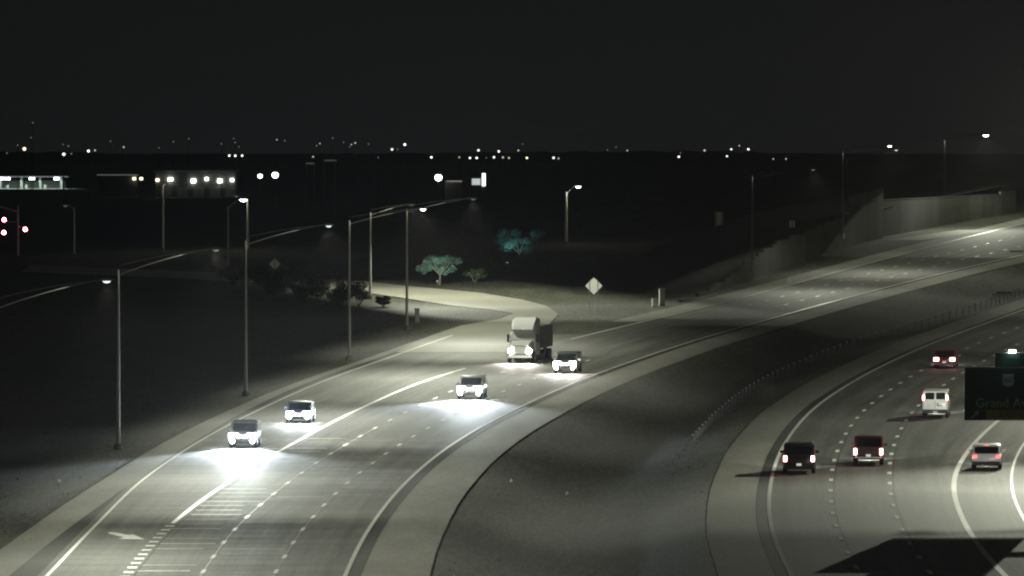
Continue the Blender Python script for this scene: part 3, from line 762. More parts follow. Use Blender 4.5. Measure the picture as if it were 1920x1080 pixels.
# ------------------------------------------------------------------ shrubs and trees
def leaves(mb, rng, c, rx, ry, rz, n, size):
    for i in range(n):
        while True:
            p = (rng.uniform(-1, 1), rng.uniform(-1, 1), rng.uniform(-1, 1))
            d = math.sqrt(p[0] ** 2 + p[1] ** 2 + p[2] ** 2)
            if d < 1 and d > 0.35 * rng.random(): break
        q = Vector((c[0] + p[0] * rx, c[1] + p[1] * ry, c[2] + p[2] * rz))
        a = Vector((rng.gauss(0, 1), rng.gauss(0, 1), rng.gauss(0, 0.7))).normalized() * size * rng.uniform(0.6, 1.5)
        b = a.cross(Vector((rng.gauss(0, 1), rng.gauss(0, 1), rng.gauss(0, 1)))).normalized() * size * 0.4
        mb.add([q - a, q + b, q + a, q - b], [(0, 1, 2, 3)])
def shrub(label, x, y, w, h, seed, mat='leaf_dark', n=900, name='shrub', group='dark shrubs left of the on-ramp'):
    rng = random.Random(seed)
    root = empty(name, (x, y, ground_z(x, y))); tag(root, label, 'shrub', group)
    st = MB()
    for k in range(5):
        a = rng.uniform(0, 6.28)
        st.tube([(0, 0, -0.1), (w * 0.15 * math.cos(a), w * 0.15 * math.sin(a), h * 0.35), (w * 0.35 * math.cos(a), w * 0.35 * math.sin(a), h * 0.75)], [0.06, 0.04, 0.015], 5)
    st.build('stem', 'bark', root)
    mb = MB()
    for k in range(9):
        a = rng.uniform(0, 6.28); r = rng.uniform(0, 0.33) * w
        leaves(mb, rng, (r * math.cos(a), r * math.sin(a), h * rng.uniform(0.3, 0.78)), w * rng.uniform(0.12, 0.25), w * rng.uniform(0.12, 0.25), h * rng.uniform(0.14, 0.24), n // 9, 0.13)
    mb.build('foliage', mat, root)
shr = [(-33.5, 842, 4.0, 1.9, 'leftmost dark shrub, below the dim diamond sign'), (-30.8, 826, 4.6, 2.3, 'second dark shrub from the left, below the dim diamond sign'),
       (-28.0, 812, 4.6, 2.4, 'third dark shrub from the left in the row by the ramp'),
       (-24.6, 806, 4.8, 2.9, 'tallest dark shrub, at the left end of the lit ramp'), (-21.8, 796, 4.4, 2.4, 'dark shrub left of the street lamp shaft at the lit ramp'),
       (-19.0, 786, 3.8, 2.2, 'dark shrub between the two lamp shafts, against the lit ramp'), (-17.0, 779, 3.2, 1.9, 'rightmost large dark shrub, against the lit ramp'),
       (-14.2, 777, 1.6, 0.8, 'small low shrub at the right end of the dark shrubs'), (-26.5, 796, 4.5, 2.0, 'dark shrub low in front of the tallest shrub'),
       (-22.6, 784, 4.0, 1.8, 'dark shrub low in front of the row, left of the tall lamp'), (-18.6, 772, 3.4, 1.5, 'low dark shrub nearest the road in the row')]
for i, (x, y, w, h, lb) in enumerate(shr): shrub(lb, x, y, w * 1.35, h * 1.55, 30 + i, n=2000)

def tree(label, x, y, h, w, crown_c, seed, mat, zspread=0.28, n=3600):
    rng = random.Random(seed)
    root = empty('mesquite_tree', (x, y, ground_z(x, y))); tag(root, label, 'tree', 'small trees in the dark field')
    tr = MB()
    tr.tube([(0, 0, -0.2), (0.1, 0.05, h * 0.25), (0.0, 0.1, h * 0.42)], [0.16, 0.12, 0.09], 8)
    for k in range(7):
        a = 6.28 * k / 7 + rng.uniform(-0.3, 0.3); r = w * rng.uniform(0.25, 0.42)
        tr.tube([(0.05, 0.06, h * 0.32), (r * 0.5 * math.cos(a), r * 0.5 * math.sin(a), h * 0.58), (r * math.cos(a), r * math.sin(a), h * rng.uniform(0.72, 0.92))], [0.08, 0.05, 0.015], 5)
    tr.build('trunk', 'bark', root)
    mb = MB()
    for k in range(22):
        a = rng.uniform(0, 6.28); r = math.sqrt(rng.random()) * w * 0.42
        zz = h * (crown_c + rng.uniform(-zspread, zspread) * (1 - r / w))
        leaves(mb, rng, (r * math.cos(a), r * math.sin(a), zz), w * rng.uniform(0.07, 0.16), w * rng.uniform(0.07, 0.16), h * rng.uniform(0.06, 0.13), n // 22, 0.10)
    mb.build('crown', mat, root)
    return root
t1 = tree('tree with a faint blue-green lit crown left of the short lone lamp', 0.9, 903, 5.2, 7.0, 0.66, 71, 'leaf_teal_lit', 0.34, 4600)
t2 = tree('small tree with a faint green lit crown just behind the lit ramp', -8.7, 842, 4.0, 5.8, 0.62, 72, 'leaf_teal_lit', 0.34, 4200)
shrub('dim bush behind the lit ramp, right of the small lit tree', -4.5, 850, 3.4, 1.9, 90, 'leaf', 700, group='bushes behind the ramp')
shrub('dim bush in the dark field, left under the blue-green tree', -2.2, 890, 3.6, 2.1, 91, 'leaf', 700, group='bushes behind the ramp')
shrub('dim bush in the dark field, right under the blue-green tree', 4.6, 893, 3.6, 2.3, 92, 'leaf', 700, group='bushes behind the ramp')
glow('flood_glow', (0.4, 1.0, 0.9), 2.0)
def added_flood(label, x, y, tgt, power, col):  # unseen lamp added to colour a tree crown
    root = empty('added_flood', (x, y, ground_z(x, y))); tag(root, label, 'added_flood', 'added lights under the trees')
    MB().tube([(0, 0, -0.1), (0, 0, 0.5)], 0.03, 6).build('stake', 'dark_steel', root)
    hd = MB().bevbox(-0.12, 0.12, -0.08, 0.08, 0.5, 0.68, 0.02).build('lamp_head', 'dark_steel', root)
    MB().bevbox(-0.1, 0.1, -0.06, 0.06, 0.683, 0.70, 0.005).build('lens', 'flood_glow', hd)
    lamp('flood', root, (0, 0, 0.78), Vector(tgt) - Vector((x, y, ground_z(x, y))), power, col, 75, 0.9, 0.08)
added_flood('small added light hidden below the blue-green lit tree', -0.6, 899.2, (0.6, 903, zc(903) + 4.3), 1000, (0.35, 0.95, 1.0))
added_flood('small added light hidden below the small green lit tree', -8.9, 838.6, (-8.5, 842, zc(842) + 2.9), 650, (0.42, 1.0, 0.8))

# ------------------------------------------------------------------ the town beyond
glow('town_glow', (0.95, 1.0, 0.98), 1.0)
def glow_k(name, k, col): 
    if name not in MATS: glow(name, col, k)
    return name
def thr(y): return 1.0
FAR = [
(-169.4,2490,27.2,0.28,0.25), (-189.4,2735,17.5,0.83,1.00), (-186.2,2596,16.2,0.29,0.30), (-195.4,2783,18.9,0.32,0.20), (-191.3,2801,21.9,0.21,0.15),
(-149.7,2352,16.4,0.62,0.90), (-145.6,2311,19.2,0.26,0.20), (-189.4,2970,18.9,0.34,0.20), (-156.9,2507,16.2,0.38,0.30), (-149.6,2487,17.2,0.57,1.00),
(-183.4,3097,16.2,0.47,0.50), (-152.6,2676,20.5,0.30,0.25), (-163.7,2969,17.8,0.45,0.60), (-134.4,2681,18.0,0.30,0.30), (-135.2,2811,20.2,0.21,0.20),
(-99.9,2420,19.8,0.18,0.20), (-128.9,2808,21.4,0.21,0.15), (-118.4,2994,21.4,0.23,0.20), (-106.9,2719,20.0,0.21,0.20), (-112.2,2893,18.1,0.22,0.20),
(-113.9,2837,14.6,0.54,0.90), (-92.4,2351,15.9,0.45,1.00), (-111.4,2907,14.4,0.55,1.00), (-92.6,2773,21.0,0.32,0.40), (-82.0,2541,20.8,0.29,0.25),
(-64.5,2325,19.3,0.26,0.30), (-81.6,2992,19.3,0.34,0.40), (-68.2,2678,21.7,0.30,0.30), (-68.8,2875,19.9,0.33,0.30), (-69.2,3003,17.9,0.34,0.30),
(-65.5,2871,19.0,0.33,0.40), (-67.6,3037,19.5,0.46,0.60), (-53.3,2616,19.5,0.20,0.20), (-50.1,2941,16.9,0.56,1.00), (-43.2,2656,17.5,0.30,0.30),
(-46.4,3048,18.8,0.69,1.00), (-34.4,3003,13.4,0.57,1.00), (-17.8,2378,15.3,0.36,0.60), (-14.4,2409,15.0,0.46,1.00), (-12.4,2474,14.8,0.47,0.90),
(-11.2,3072,13.0,0.35,0.30), (-6.8,2649,14.5,0.50,0.90), (-3.6,2801,14.0,0.53,0.60), (-1.1,2541,14.6,0.48,0.70), (-12.9,2706,17.0,0.51,1.00),
(-4.9,2609,16.8,0.49,0.80), (-72.9,2581,14.9,0.39,0.50), (-52.6,2768,14.1,0.31,0.25), (2.5,2767,16.8,0.42,0.60), (6.4,3023,13.1,0.57,1.00),
(16.8,2846,13.7,0.54,1.00), (20.1,3043,12.8,0.46,0.40), (4.5,2985,19.1,0.23,0.20), (41.9,3093,16.4,0.35,0.25), (41.9,2837,18.0,0.32,0.30),
(39.8,2430,17.5,0.28,0.40), (70.8,2989,13.7,0.57,1.00), (73.5,3072,15.1,0.35,0.30), (82.7,3024,16.3,0.57,0.60), (84.1,2755,14.6,0.42,0.80),
(89.4,2871,17.1,0.44,0.80), (79.7,2469,19.1,0.28,0.40), (99.5,2965,16.9,0.56,1.00), (102.4,2759,13.5,0.31,0.40), (98.4,2528,14.3,0.29,0.50),
]
order = sorted(range(len(FAR)), key=lambda i: FAR[i][0] / FAR[i][1])
rank = {i: k for k, i in enumerate(order)}
def ordinal(n):
    one = ['', 'first', 'second', 'third', 'fourth', 'fifth', 'sixth', 'seventh', 'eighth', 'ninth', 'tenth', 'eleventh', 'twelfth', 'thirteenth', 'fourteenth', 'fifteenth', 'sixteenth', 'seventeenth', 'eighteenth', 'nineteenth']
    if n < 20: return one[n]
    tens = {2: 'twent', 3: 'thirt', 4: 'fort', 5: 'fift', 6: 'sixt'}[n // 10]
    return tens + ('ieth' if n % 10 == 0 else 'y-' + one[n % 10])
def far_lamp(x, y, z, r, b, i):
    zg = ground_z(x, y)
    root = empty('town_lamp', (x, y, zg)); tag(root, 'distant town lamp along the dark horizon, %s from the left' % ordinal(rank[i] + 1), 'street lamp', 'distant town lamps along the horizon')
    MB().tube([(0, 0, 0), (0, 0, z - zg - r)], [0.16, 0.1], 5).build('pole', 'dark_steel', root)
    lev = 0 if b < 0.35 else (1 if b < 0.75 else 2)
    nm = glow_k('town_lamp_%d_%d' % (lev, i % 3 if i % 2 else 0), (0.16, 0.6, 2.2)[lev] * thr(2700), ((1.0, 0.99, 0.95), (1.0, 0.86, 0.62), (0.86, 0.95, 1.0))[i % 3 if i % 2 else 0])
    mb = MB(); r = max(r * 0.8, 0.27)
    mb.loft([[(r * c * math.cos(2 * math.pi * j / 8), r * c * math.sin(2 * math.pi * j / 8), z - zg + r * s) for j in range(8)] for c, s in ((0.35, -0.9), (0.85, -0.5), (1, 0), (0.85, 0.5), (0.35, 0.9))])
    mb.build('lamp_globe', nm, root, smooth=True)
for i, (x, y, z, r, b) in enumerate(FAR): far_lamp(x, y, z, r, b, i)

def flood_mast(label, x, y, z, r, k, col=(0.93, 1.0, 1.0)):
    zg = ground_z(x, y)
    root = empty('flood_mast', (x, y, zg)); tag(root, label, 'lamp mast', 'bright lot lamps')
    MB().tube([(0, 0, 0), (0, 0, z - zg)], [0.2, 0.12], 6).build('pole', 'dark_steel', root)
    MB().bevbox(-r * 1.1, r * 1.1, 0.02, 0.5, z - zg + r * 0.8, z - zg + r * 1.15, 0.05).build('hood', 'dark_steel', root)
    mb = MB(); mb.loft([[(r * c * math.cos(2 * math.pi * j / 10), r * c * math.sin(2 * math.pi * j / 10) * 0.7, z - zg + r * s) for j in range(10)] for c, s in ((0.35, -0.9), (0.85, -0.5), (1, 0), (0.85, 0.5), (0.5, 0.75))])
    mb.build('lamp_bowl', glow_k('mast_%d' % int(y), k * thr(y), col), root, smooth=True)
flood_mast('brightest lot lamp left of centre below the town lights', -74.0, 2200, 10.3, 1.0, 9)
flood_mast('bluish-white lot lamp just left of the brightest lot lamp', -93.0, 2600, 7.7, 0.9, 5)
flood_mast('lone bright lot lamp left of the small white lit building', -20.9, 2000, 10.7, 1.0, 9)

# filling station
fs = empty('filling_station', (-203, 3000, 0)); tag(fs, 'lit filling station canopy with four white lamps at the left edge', 'filling station')
MB().bevbox(-17, 14.5, -6, 6, 4.9, 5.5, 0.1).build('canopy', 'roof_sheet', fs)
for x in (-15, -6, 2, 11):
    for y in (-4, 4): MB().tube([(x, y, 0), (x, y, 4.9)], 0.18, 8).build('column', 'galvanised', fs)
glow('canopy_lamp', (0.86, 0.95, 1.0), 9 * thr(3000))
for x in (-14.2, -11.6, -1.2, 9.3): MB().bevbox(x - 1.1, x + 1.1, -6.3, -4.4, 3.9, 4.85, 0.15).build('canopy_lamp', 'canopy_lamp', fs)
glow('fascia', (0.75, 0.9, 1.0), 0.22 * thr(3000))
MB().box(-17, 14.5, -6.06, -6.004, 5.0, 5.4).build('fascia_band', 'fascia', fs)
MB().bevbox(-17, 12, 10, 18, 0, 3.6, 0.1).build('shop', 'building_wall', fs)
for x in (-12, -4, 4): MB().bevbox(x - 0.5, x + 0.5, -0.6, 0.6, 0, 1.7, 0.05).build('fuel_pump', 'cabinet_paint', fs)
fl = bpy.data.lights.new('canopy_light', 'AREA'); fl.shape = 'RECTANGLE'; fl.size = 30; fl.size_y = 10; fl.energy = 3500; fl.color = (0.75, 1.0, 0.92)
flo = bpy.data.objects.new('canopy_light', fl); COL.objects.link(flo); flo.parent = fs; flo.location = (-1, -2, 3.7)
fc = MB().box(-220, -184, 2982, 3025, -0.2, 0.06).build('pavement', 'forecourt'); tag(fc, 'pale forecourt under the filling station canopy', kind='structure')
# long warehouse with wall lamps
wh = empty('warehouse', (-118, 2606, 0)); tag(wh, 'long low warehouse front with a row of bright wall lamps', 'building')
MB().bevbox(-14, 16, 0, 30, 0, 9.4, 0.1).build('wall', 'building_wall', wh)
MB().bevbox(-14.3, 16.3, -0.3, 30.3, 9.403, 9.9, 0.1).build('roof', 'roof_sheet', wh)
for k in range(5): MB().bevbox(-12 + k * 6, -8 + k * 6, -0.08, -0.004, 0, 3.6, 0.02).build('loading_door', 'roof_sheet', wh)
glow('wall_lamp', (0.93, 1.0, 0.93), 7 * thr(2600)); glow('wall_lamp_amber', (1.0, 0.86, 0.6), 3 * thr(2600))
for x, z, r, m in ((-8.4, 6.3, 1.25, 'wall_lamp'), (0.1, 5.9, 1.2, 'wall_lamp'), (5.0, 6.6, 0.9, 'wall_lamp'), (9.9, 5.9, 1.2, 'wall_lamp'), (14.4, 6.2, 0.9, 'wall_lamp'), (-13.2, 6.2, 0.9, 'wall_lamp_amber')):
    MB().bevbox(x - r * 0.7, x + r * 0.7, -1.0, -0.02, z - r * 0.62, z + r * 0.62, 0.2).build('wall_lamp', m, wh)
sh2 = empty('shed', (-147, 2610, 0)); tag(sh2, 'dim low shed roof left of the warehouse', 'building')
MB().bevbox(-6.5, 8, 0, 14, 0, 7.7, 0.1).build('wall', 'building_wall', sh2)
MB().bevbox(-7, 8.4, -0.4, 14.4, 7.703, 8.4, 0.1).build('roof', 'roof_sheet', sh2)
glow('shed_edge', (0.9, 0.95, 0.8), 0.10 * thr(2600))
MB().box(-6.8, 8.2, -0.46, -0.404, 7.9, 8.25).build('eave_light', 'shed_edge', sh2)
for x in (7.0, 9.6): MB().bevbox(x - 0.6, x + 0.6, -1.0, -0.5, 6.2, 7.2, 0.15).build('wall_lamp', 'wall_lamp_amber', sh2)
# small white building right of centre
wb = empty('kiosk_building', (-10, 2000, 0)); tag(wb, 'small white lit building right of the lone lot lamp', 'building')
glow('lit_front', (0.88, 1.0, 0.97), 0.55 * thr(2000)); glow('lit_sign', (0.95, 1.0, 1.0), 2.5 * thr(2000)); glow('lit_strip', (1.0, 0.92, 0.75), 0.16 * thr(2000))
MB().bevbox(-3.0, 2.6, 0, 6, 0, 10.6, 0.05).build('wall', 'building_wall', wb)
MB().bevbox(-3.2, 2.8, -0.2, 6.2, 10.603, 10.9, 0.05).build('roof', 'roof_sheet', wb)
MB().bevbox(-1.4, 1.0, -0.1, -0.004, 8.6, 10.4, 0.02).build('lit_window', 'lit_front', wb)
MB().bevbox(1.5, 2.45, -0.3, -0.004, 8.3, 11.9, 0.03).build('lit_sign', 'lit_sign', wb)
MB().bevbox(-9, -4, 1, 6, 0, 9.9, 0.05).build('side_wing', 'building_wall', wb)
MB().bevbox(-8.4, -4.2, 0.9, 0.996, 10.0 - 0.6, 10.5 - 0.65, 0.02).build('lit_strip', 'lit_strip', wb)
# faint portal frames
def portal(label, x, y, w, zt):
    root = empty('portal_frame', (x, y, ground_z(x, y))); tag(root, label, 'frame', 'faint steel frames below the town lights')
    zg = root.location.z
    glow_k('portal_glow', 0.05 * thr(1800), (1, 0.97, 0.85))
    MB().box(-0.18, 0.18, -0.18, 0.18, 0, zt - zg).build('post', 'galvanised', root)
    MB().box(w - 0.18, w + 0.18, -0.18, 0.18, 0, zt - zg).build('post', 'galvanised', root)
    b = MB().box(-0.25, w + 0.25, -0.2, 0.2, zt - zg + 0.003, zt - zg + 0.55).build('beam', 'galvanised', root)
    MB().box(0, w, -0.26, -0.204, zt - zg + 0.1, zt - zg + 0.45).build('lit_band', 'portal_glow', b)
portal('faint lower portal frame right of the brightest lot lamp', -52.6, 1800, 2.0, 15.2)
portal('faint upper portal frame right of the brightest lot lamp', -48.4, 1820, 2.9, 15.9)

# ------------------------------------------------------------------ vehicles
glow('tail_red', (1.0, 0.12, 0.12), 14.0, True)
glow('tail_hot', (1.0, 0.30, 0.28), 22.0, True)
glow('tail_weak', (1.0, 0.16, 0.14), 2.2, True)
glow('plate_lit', (1.0, 0.95, 0.95), 0.55)
glow('plate_dim', (1.0, 0.95, 0.95), 0.22)
glow('head_white', (0.88, 0.95, 1.0), 3000.0)
glow('head_warm', (1.0, 0.95, 0.86), 2500.0)
glow('marker_amber', (1.0, 0.6, 0.25), 3.0)
def half_ring(hw, zlo, ztop):
    p = [(0, zlo), (hw * 0.82, zlo), (hw * 0.95, zlo + 0.10), (hw, zlo + 0.28), (hw * 0.99, ztop - 0.20), (hw * 0.95, ztop - 0.07), (hw * 0.82, ztop), (0, ztop + 0.02)]
    return p + [(-x, z) for x, z in reversed(p[1:-1])]
def wheel(root, x, y, r, w, side):
    t = MB(); 
    prof = [(r * 0.62, -w / 2), (r * 0.93, -w / 2), (r, -w * 0.36), (r, w * 0.36), (r * 0.93, w / 2), (r * 0.62, w / 2)]
    rings = [[(x + b, y + a * math.cos(2 * math.pi * k / 18), r + a * math.sin(2 * math.pi * k / 18)) for k in range(18)] for a, b in prof]
    wh = t.loft(rings, cap=True).build('wheel', 'tyre', root, smooth=True)
    rim = MB().disc((x + side * (w / 2 + 0.006), y, r), (1, 0, 0), r * 0.6, 0.02, 14).build('rim', 'rim', wh)
    return wh
def quad_panel(name, pts, mat, root, t=0.012, out=None):
    a, b, c, d = [Vector(p) for p in pts]
    n = (b - a).cross(d - a).normalized()
    if out is not None and n.dot(Vector(out)) < 0: n = -n
    mid = (a + b + c + d) / 4
    # clipped corners
    ring = []
    for p, q, r in ((d, a, b), (a, b, c), (b, c, d), (c, d, a)):
        ring.append(q + (p - q) * 0.10); ring.append(q + (r - q) * 0.10)
    return MB().loft([[v + n * 0.003 for v in ring], [v + n * (t + 0.003) for v in ring]]).build(name, mat, root)
def car(label, cat, x, y, f, forward, spec, name='car', group=None):
    s = (f(y + 4) - f(y - 4)) / 8
    head = math.atan2(-s, 1.0) + (0 if forward > 0 else math.pi)
    g = (zc(y + 4) - zc(y - 4)) / 8 * (1 if forward > 0 else -1)
    root = empty(name, (x, y, zc(y) + 0.045), head)
    root.rotation_euler = (math.atan(g), 0, head)
    tag(root, label, cat, group)
    S = dict(L=4.7, W=1.86, H=1.5, belt=0.95, hood=0.86, trunk=0.95, z0=0.24, wr=0.33, ww=0.22,
             cab=(-1.9, -1.2, 0.55, 1.35), roofw=0.70, paint='paint_grey', kind='sedan', tail='tail_red', hoodlen=1.3)
    S.update(spec)
    L, W, H, belt, z0 = S['L'], S['W'], S['H'], S['belt'], S['z0']
    hw = W / 2; y0, y1 = -L / 2, L / 2
    p = S['paint']
    cb = S['cab']                   # rear belt, rear roof, front roof, front belt (y)
    rings = []
    stn = [(y0, z0 + 0.16, S['trunk'] - 0.16, hw * 0.86), (y0 + 0.07, z0 + 0.06, S['trunk'] - 0.03, hw * 0.95), (y0 + 0.35, z0, S['trunk'], hw),
           (cb[0] + 0.25, z0, belt, hw), (cb[3] - 0.1, z0, belt, hw), (cb[3] + 0.15, z0, belt - 0.02, hw), (y1 - 0.55, z0, S['hood'], hw * 0.98),
           (y1 - 0.16, z0 + 0.03, S['hood'] - 0.10, hw * 0.92), (y1, z0 + 0.14, S['hood'] - 0.26, hw * 0.80)]
    for yy, a, b, w in stn: rings.append([(px, yy, pz) for px, pz in half_ring(w, a, b)])
    MB().loft(rings).build('body', p, root, smooth=True)
    # cabin shell
    rw = hw * S['roofw'] / 0.78 if S['roofw'] > 0.78 else hw * S['roofw'] / 0.74
    rw = min(rw, hw * 0.95)
    def cr(w, ya, yb, z):
        b = 0.10
        return [(-w + b, ya, z), (w - b, ya, z), (w, ya + b, z), (w, yb - b, z), (w - b, yb, z), (-w + b, yb, z), (-w, yb - b, z), (-w, ya + b, z)]
    bz = belt - 0.02
    wv = hw * 0.93
    MB().loft([cr(wv, cb[0], cb[3], bz), cr(rw, cb[1], cb[2], H - 0.08), cr(rw - 0.08, cb[1] + 0.10, cb[2] - 0.14, H)]).build('cabin', p, root, smooth=True)
    def at_(sx, yb, yr, t):          # point on a cabin side at height fraction t
        return ((wv + (rw - wv) * t) * sx, yb + (yr - yb) * t, bz + (H - 0.08 - bz) * t)
    lo, hi = 0.10, 0.90
    e = 0.12
    def rear_pt(u, t): 
        w = wv + (rw - wv) * t - e
        return (u * w, cb[0] + (cb[1] - cb[0]) * t, bz + (H - 0.08 - bz) * t)
    def front_pt(u, t):
        w = wv + (rw - wv) * t - e
        return (u * w, cb[3] + (cb[2] - cb[3]) * t, bz + (H - 0.08 - bz) * t)
    if S['kind'] == 'van':
        for u0, u1 in ((-0.95, -0.06), (0.06, 0.95)):
            quad_panel('rear_window', [rear_pt(u0, 0.12), rear_pt(u1, 0.12), rear_pt(u1, 0.92), rear_pt(u0, 0.92)], 'glass', root, out=(0, -1, 0))
    else:
        quad_panel('rear_window', [rear_pt(-1, lo), rear_pt(1, lo), rear_pt(1, hi), rear_pt(-1, hi)], 'glass', root, out=(0, -1, 0.1))
    quad_panel('windscreen', [front_pt(-1, lo), front_pt(1, lo), front_pt(1, hi), front_pt(-1, hi)], 'glass', root, out=(0, 1, 0.1))
    for sx in (-1, 1):
        midb = (cb[0] + cb[3]) / 2; midr = (cb[1] + cb[2]) / 2
        segs = [(cb[0] + 0.3, cb[1] + 0.22, midb - 0.05, midr - 0.05), (midb + 0.05, midr + 0.05, cb[3] - 0.42, cb[2] - 0.2)]
        if S['kind'] == 'van': segs = segs[1:]
        for a, b, c, d in segs:
            quad_panel('side_window', [at_(sx, a, b, lo), at_(sx, c, d, lo), at_(sx, c, d, hi), at_(sx, a, b, hi)], 'glass', root, out=(sx, 0, 0.1))
        mr = MB().bevbox(sx * (hw + 0.02) - 0.02 if sx > 0 else -hw - 0.24, hw + 0.24 if sx > 0 else -hw + 0.02, cb[3] - 0.55, cb[3] - 0.40, belt + 0.0, belt + 0.18, 0.03)
        mr.build('mirror', p if S['kind'] != 'van' else 'black_plastic', root)
        for wy in (y0 + 0.2 * L, y1 - 0.19 * L):
            wheel(root, sx * (hw - S['ww'] / 2 + 0.012), wy, S['wr'], S['ww'], sx)
            a = MB()
            prof = [(S['wr'] * 1.16 * math.cos(t), S['wr'] * 1.16 * math.sin(t)) for t in [math.pi * k / 10 for k in range(11)]]
            a.loft([[(sx * (hw + dx_), wy + py, S['wr'] + pz) for py, pz in prof] for dx_ in (-0.02, 0.006)], cap=True)
            a.build('wheel_arch', 'black_plastic', root)
    MB().bevbox(-hw * 0.94, hw * 0.94, y0 - 0.06, y0 + 0.14, z0 + 0.02, z0 + 0.30, 0.04).build('rear_bumper', 'black_plastic' if S.get('darkbumper') else p, root)
    MB().bevbox(-hw * 0.88, hw * 0.88, y1 - 0.16, y1 + 0.05, z0 + 0.02, z0 + 0.27, 0.04).build('front_bumper', p, root)
    MB().bevbox(-hw * 0.5, hw * 0.5, y1 - 0.10, y1 + 0.015, z0 + 0.29, S['hood'] - 0.2, 0.02).build('grille', 'black_plastic', root)
    tz0, tz1, tw = S.get('taillamp', (0.72, 0.92, 0.34))
    for sx in (-1, 1):
        xa, xb = sorted((sx * (hw * 0.965 - tw), sx * hw * 0.965))
        yb_ = S.get('tail_y', y0)
        tl = MB().bevbox(xa, xb, yb_ - 0.035, yb_ + 0.14, tz0, tz1, 0.02)
        tl.build('tail_light', S['tail'] if forward > 0 else 'glass', root)
        xa, xb = sorted((sx * hw * (0.36 if forward < 0 else 0.5), sx * hw * (0.97 if forward < 0 else 0.9)))
        hz = S['hood'] - 0.40
        MB().bevbox(xa, xb, y1 - 0.22, y1 - 0.012 if S['kind'] != 'van' else y1, hz - (0.06 if forward < 0 else 0), hz + (0.38 if forward < 0 else 0.2), 0.05).build('headlight', S.get('headmat', 'head_white') if forward < 0 else 'glass', root)
        if forward < 0:
            xa, xb = sorted((sx * 0.02, sx * hw * 0.40))
            MB().bevbox(xa, xb, y1 - 0.03, y1 + 0.035, hz + 0.10, hz + 0.20, 0.01).build('glare_bar', S.get('headmat', 'head_white'), root)  # glowing bar added to spread the headlight glare
            MB().disc((sx * hw * 0.72, y1 + 0.03, z0 + 0.2), (0, 1, 0), 0.15, 0.06, 12).build('glare_disc', S.get('headmat', 'head_white'), root)  # glowing disc, also added to fill out the glare
    pz = S.get('plate', z0 + 0.42)
    pl = 'plate_lit' if S.get('plate_bright') else 'plate_dim'
    MB().box(-0.16, 0.16, y0 - (0.075 if pz < z0 + 0.30 else 0.03), y0 - (0.062 if pz < z0 + 0.30 else 0.004), pz, pz + 0.15).build('licence_plate', pl if forward > 0 else 'white_paint', root)
    if S.get('rails'):
        for sx in (-1, 1): MB().tube([(sx * (rw - 0.10), cb[1] + 0.2, H + 0.03), (sx * (rw - 0.10), cb[2] - 0.2, H + 0.03)], 0.022, 6).build('roof_rail', 'black_plastic', root)
    if forward > 0:
        if S.get('third'): MB().box(-0.15, 0.15, cb[1] + 0.0, cb[1] + 0.05, H - 0.06, H - 0.025).build('brake_light', S['tail'], root)
        lamp('beam', root, (0, y1 + 0.08, 0.66), (0, y1 + 26, -0.25), 2 * S.get('beam', 3500), (0.95, 0.97, 1.0), 66, 0.9, 0.3)
    else:
        for sx in (-1, 1):
            lamp('beam', root, (sx * hw * 0.7, y1 + 0.08, 0.68), (sx * hw * 0.7, y1 + 9, 0.0), S.get('beam', 7000), S.get('beamcol', (0.82, 0.92, 1.0)), 58, 0.95, 0.10)
    return root, S

SUV = dict(L=4.8, W=1.95, H=1.78, belt=1.08, hood=1.05, trunk=1.08, z0=0.28, wr=0.38, ww=0.25, cab=(-2.34, -2.1, 0.35, 1.2), roofw=0.72, taillamp=(0.88, 1.22, 0.2))
lane_c1 = lambda yy: (outer_edge(yy) + lane_a(yy)) / 2
# oncoming
car('leftmost oncoming car in the merging lane, headlights glaring', 'car', -18.7, 492.6, aux_edge, -1, dict(SUV, paint='paint_grey', beam=36000))
car('oncoming car in the merging lane, just behind the leftmost one', 'car', -15.9, 529.5, aux_edge, -1, dict(paint='paint_blue', beam=3600))
car('oncoming car with glaring headlights in the middle lane, in front of the lorry', 'car', -3.2, 568.5, lane_b, -1, dict(SUV, paint='paint_silver', W=2.0, beam=36000))
car('oncoming car with glaring warm headlights right beside the lorry', 'car', 4.9, 617, lane_b, -1, dict(SUV, paint='paint_grey', W=2.0, headmat='head_warm', beamcol=(1.0, 0.98, 0.93), beam=3600))
# receding
car('black large car at the left of the receding lanes, red tail lights on', 'car', 18.75, 459, right_edge, 1,
    dict(SUV, L=5.2, W=2.06, H=1.95, belt=1.2, hood=1.15, trunk=1.2, cab=(-2.54, -2.4, 0.4, 1.3), roofw=0.74, paint='paint_black', tail='tail_hot', taillamp=(0.82, 1.18, 0.2), plate=0.55, plate_bright=True, rails=True, tailpow=320))
pk, PS = car('dark maroon pickup between the dashed lines, red tail lights on', 'pickup truck', 23.8, 469.5, lane_r1, 1,
    dict(SUV, L=5.6, W=1.98, H=1.86, belt=1.14, hood=1.12, trunk=1.08, cab=(-0.75, -0.55, 0.75, 1.55), roofw=0.70, z0=0.42, wr=0.40, ww=0.27, paint='paint_maroon', tail='tail_hot', taillamp=(0.74, 1.14, 0.19), plate=0.62, plate_bright=True, tailpow=320), name='pickup_truck')
MB().bevbox(-0.70, 0.70, -2.84, -2.805, 0.72, 1.05, 0.012).build('tailgate', 'paint_maroon', pk)
MB().bevbox(-0.78, 0.78, -2.5, -0.9, 1.095, 1.12, 0.01).build('bed_cover', 'black_plastic', pk)
MB().bevbox(-0.9, 0.9, -3.0, -2.86, 0.5, 0.62, 0.02).build('step_bumper', 'chrome', pk)
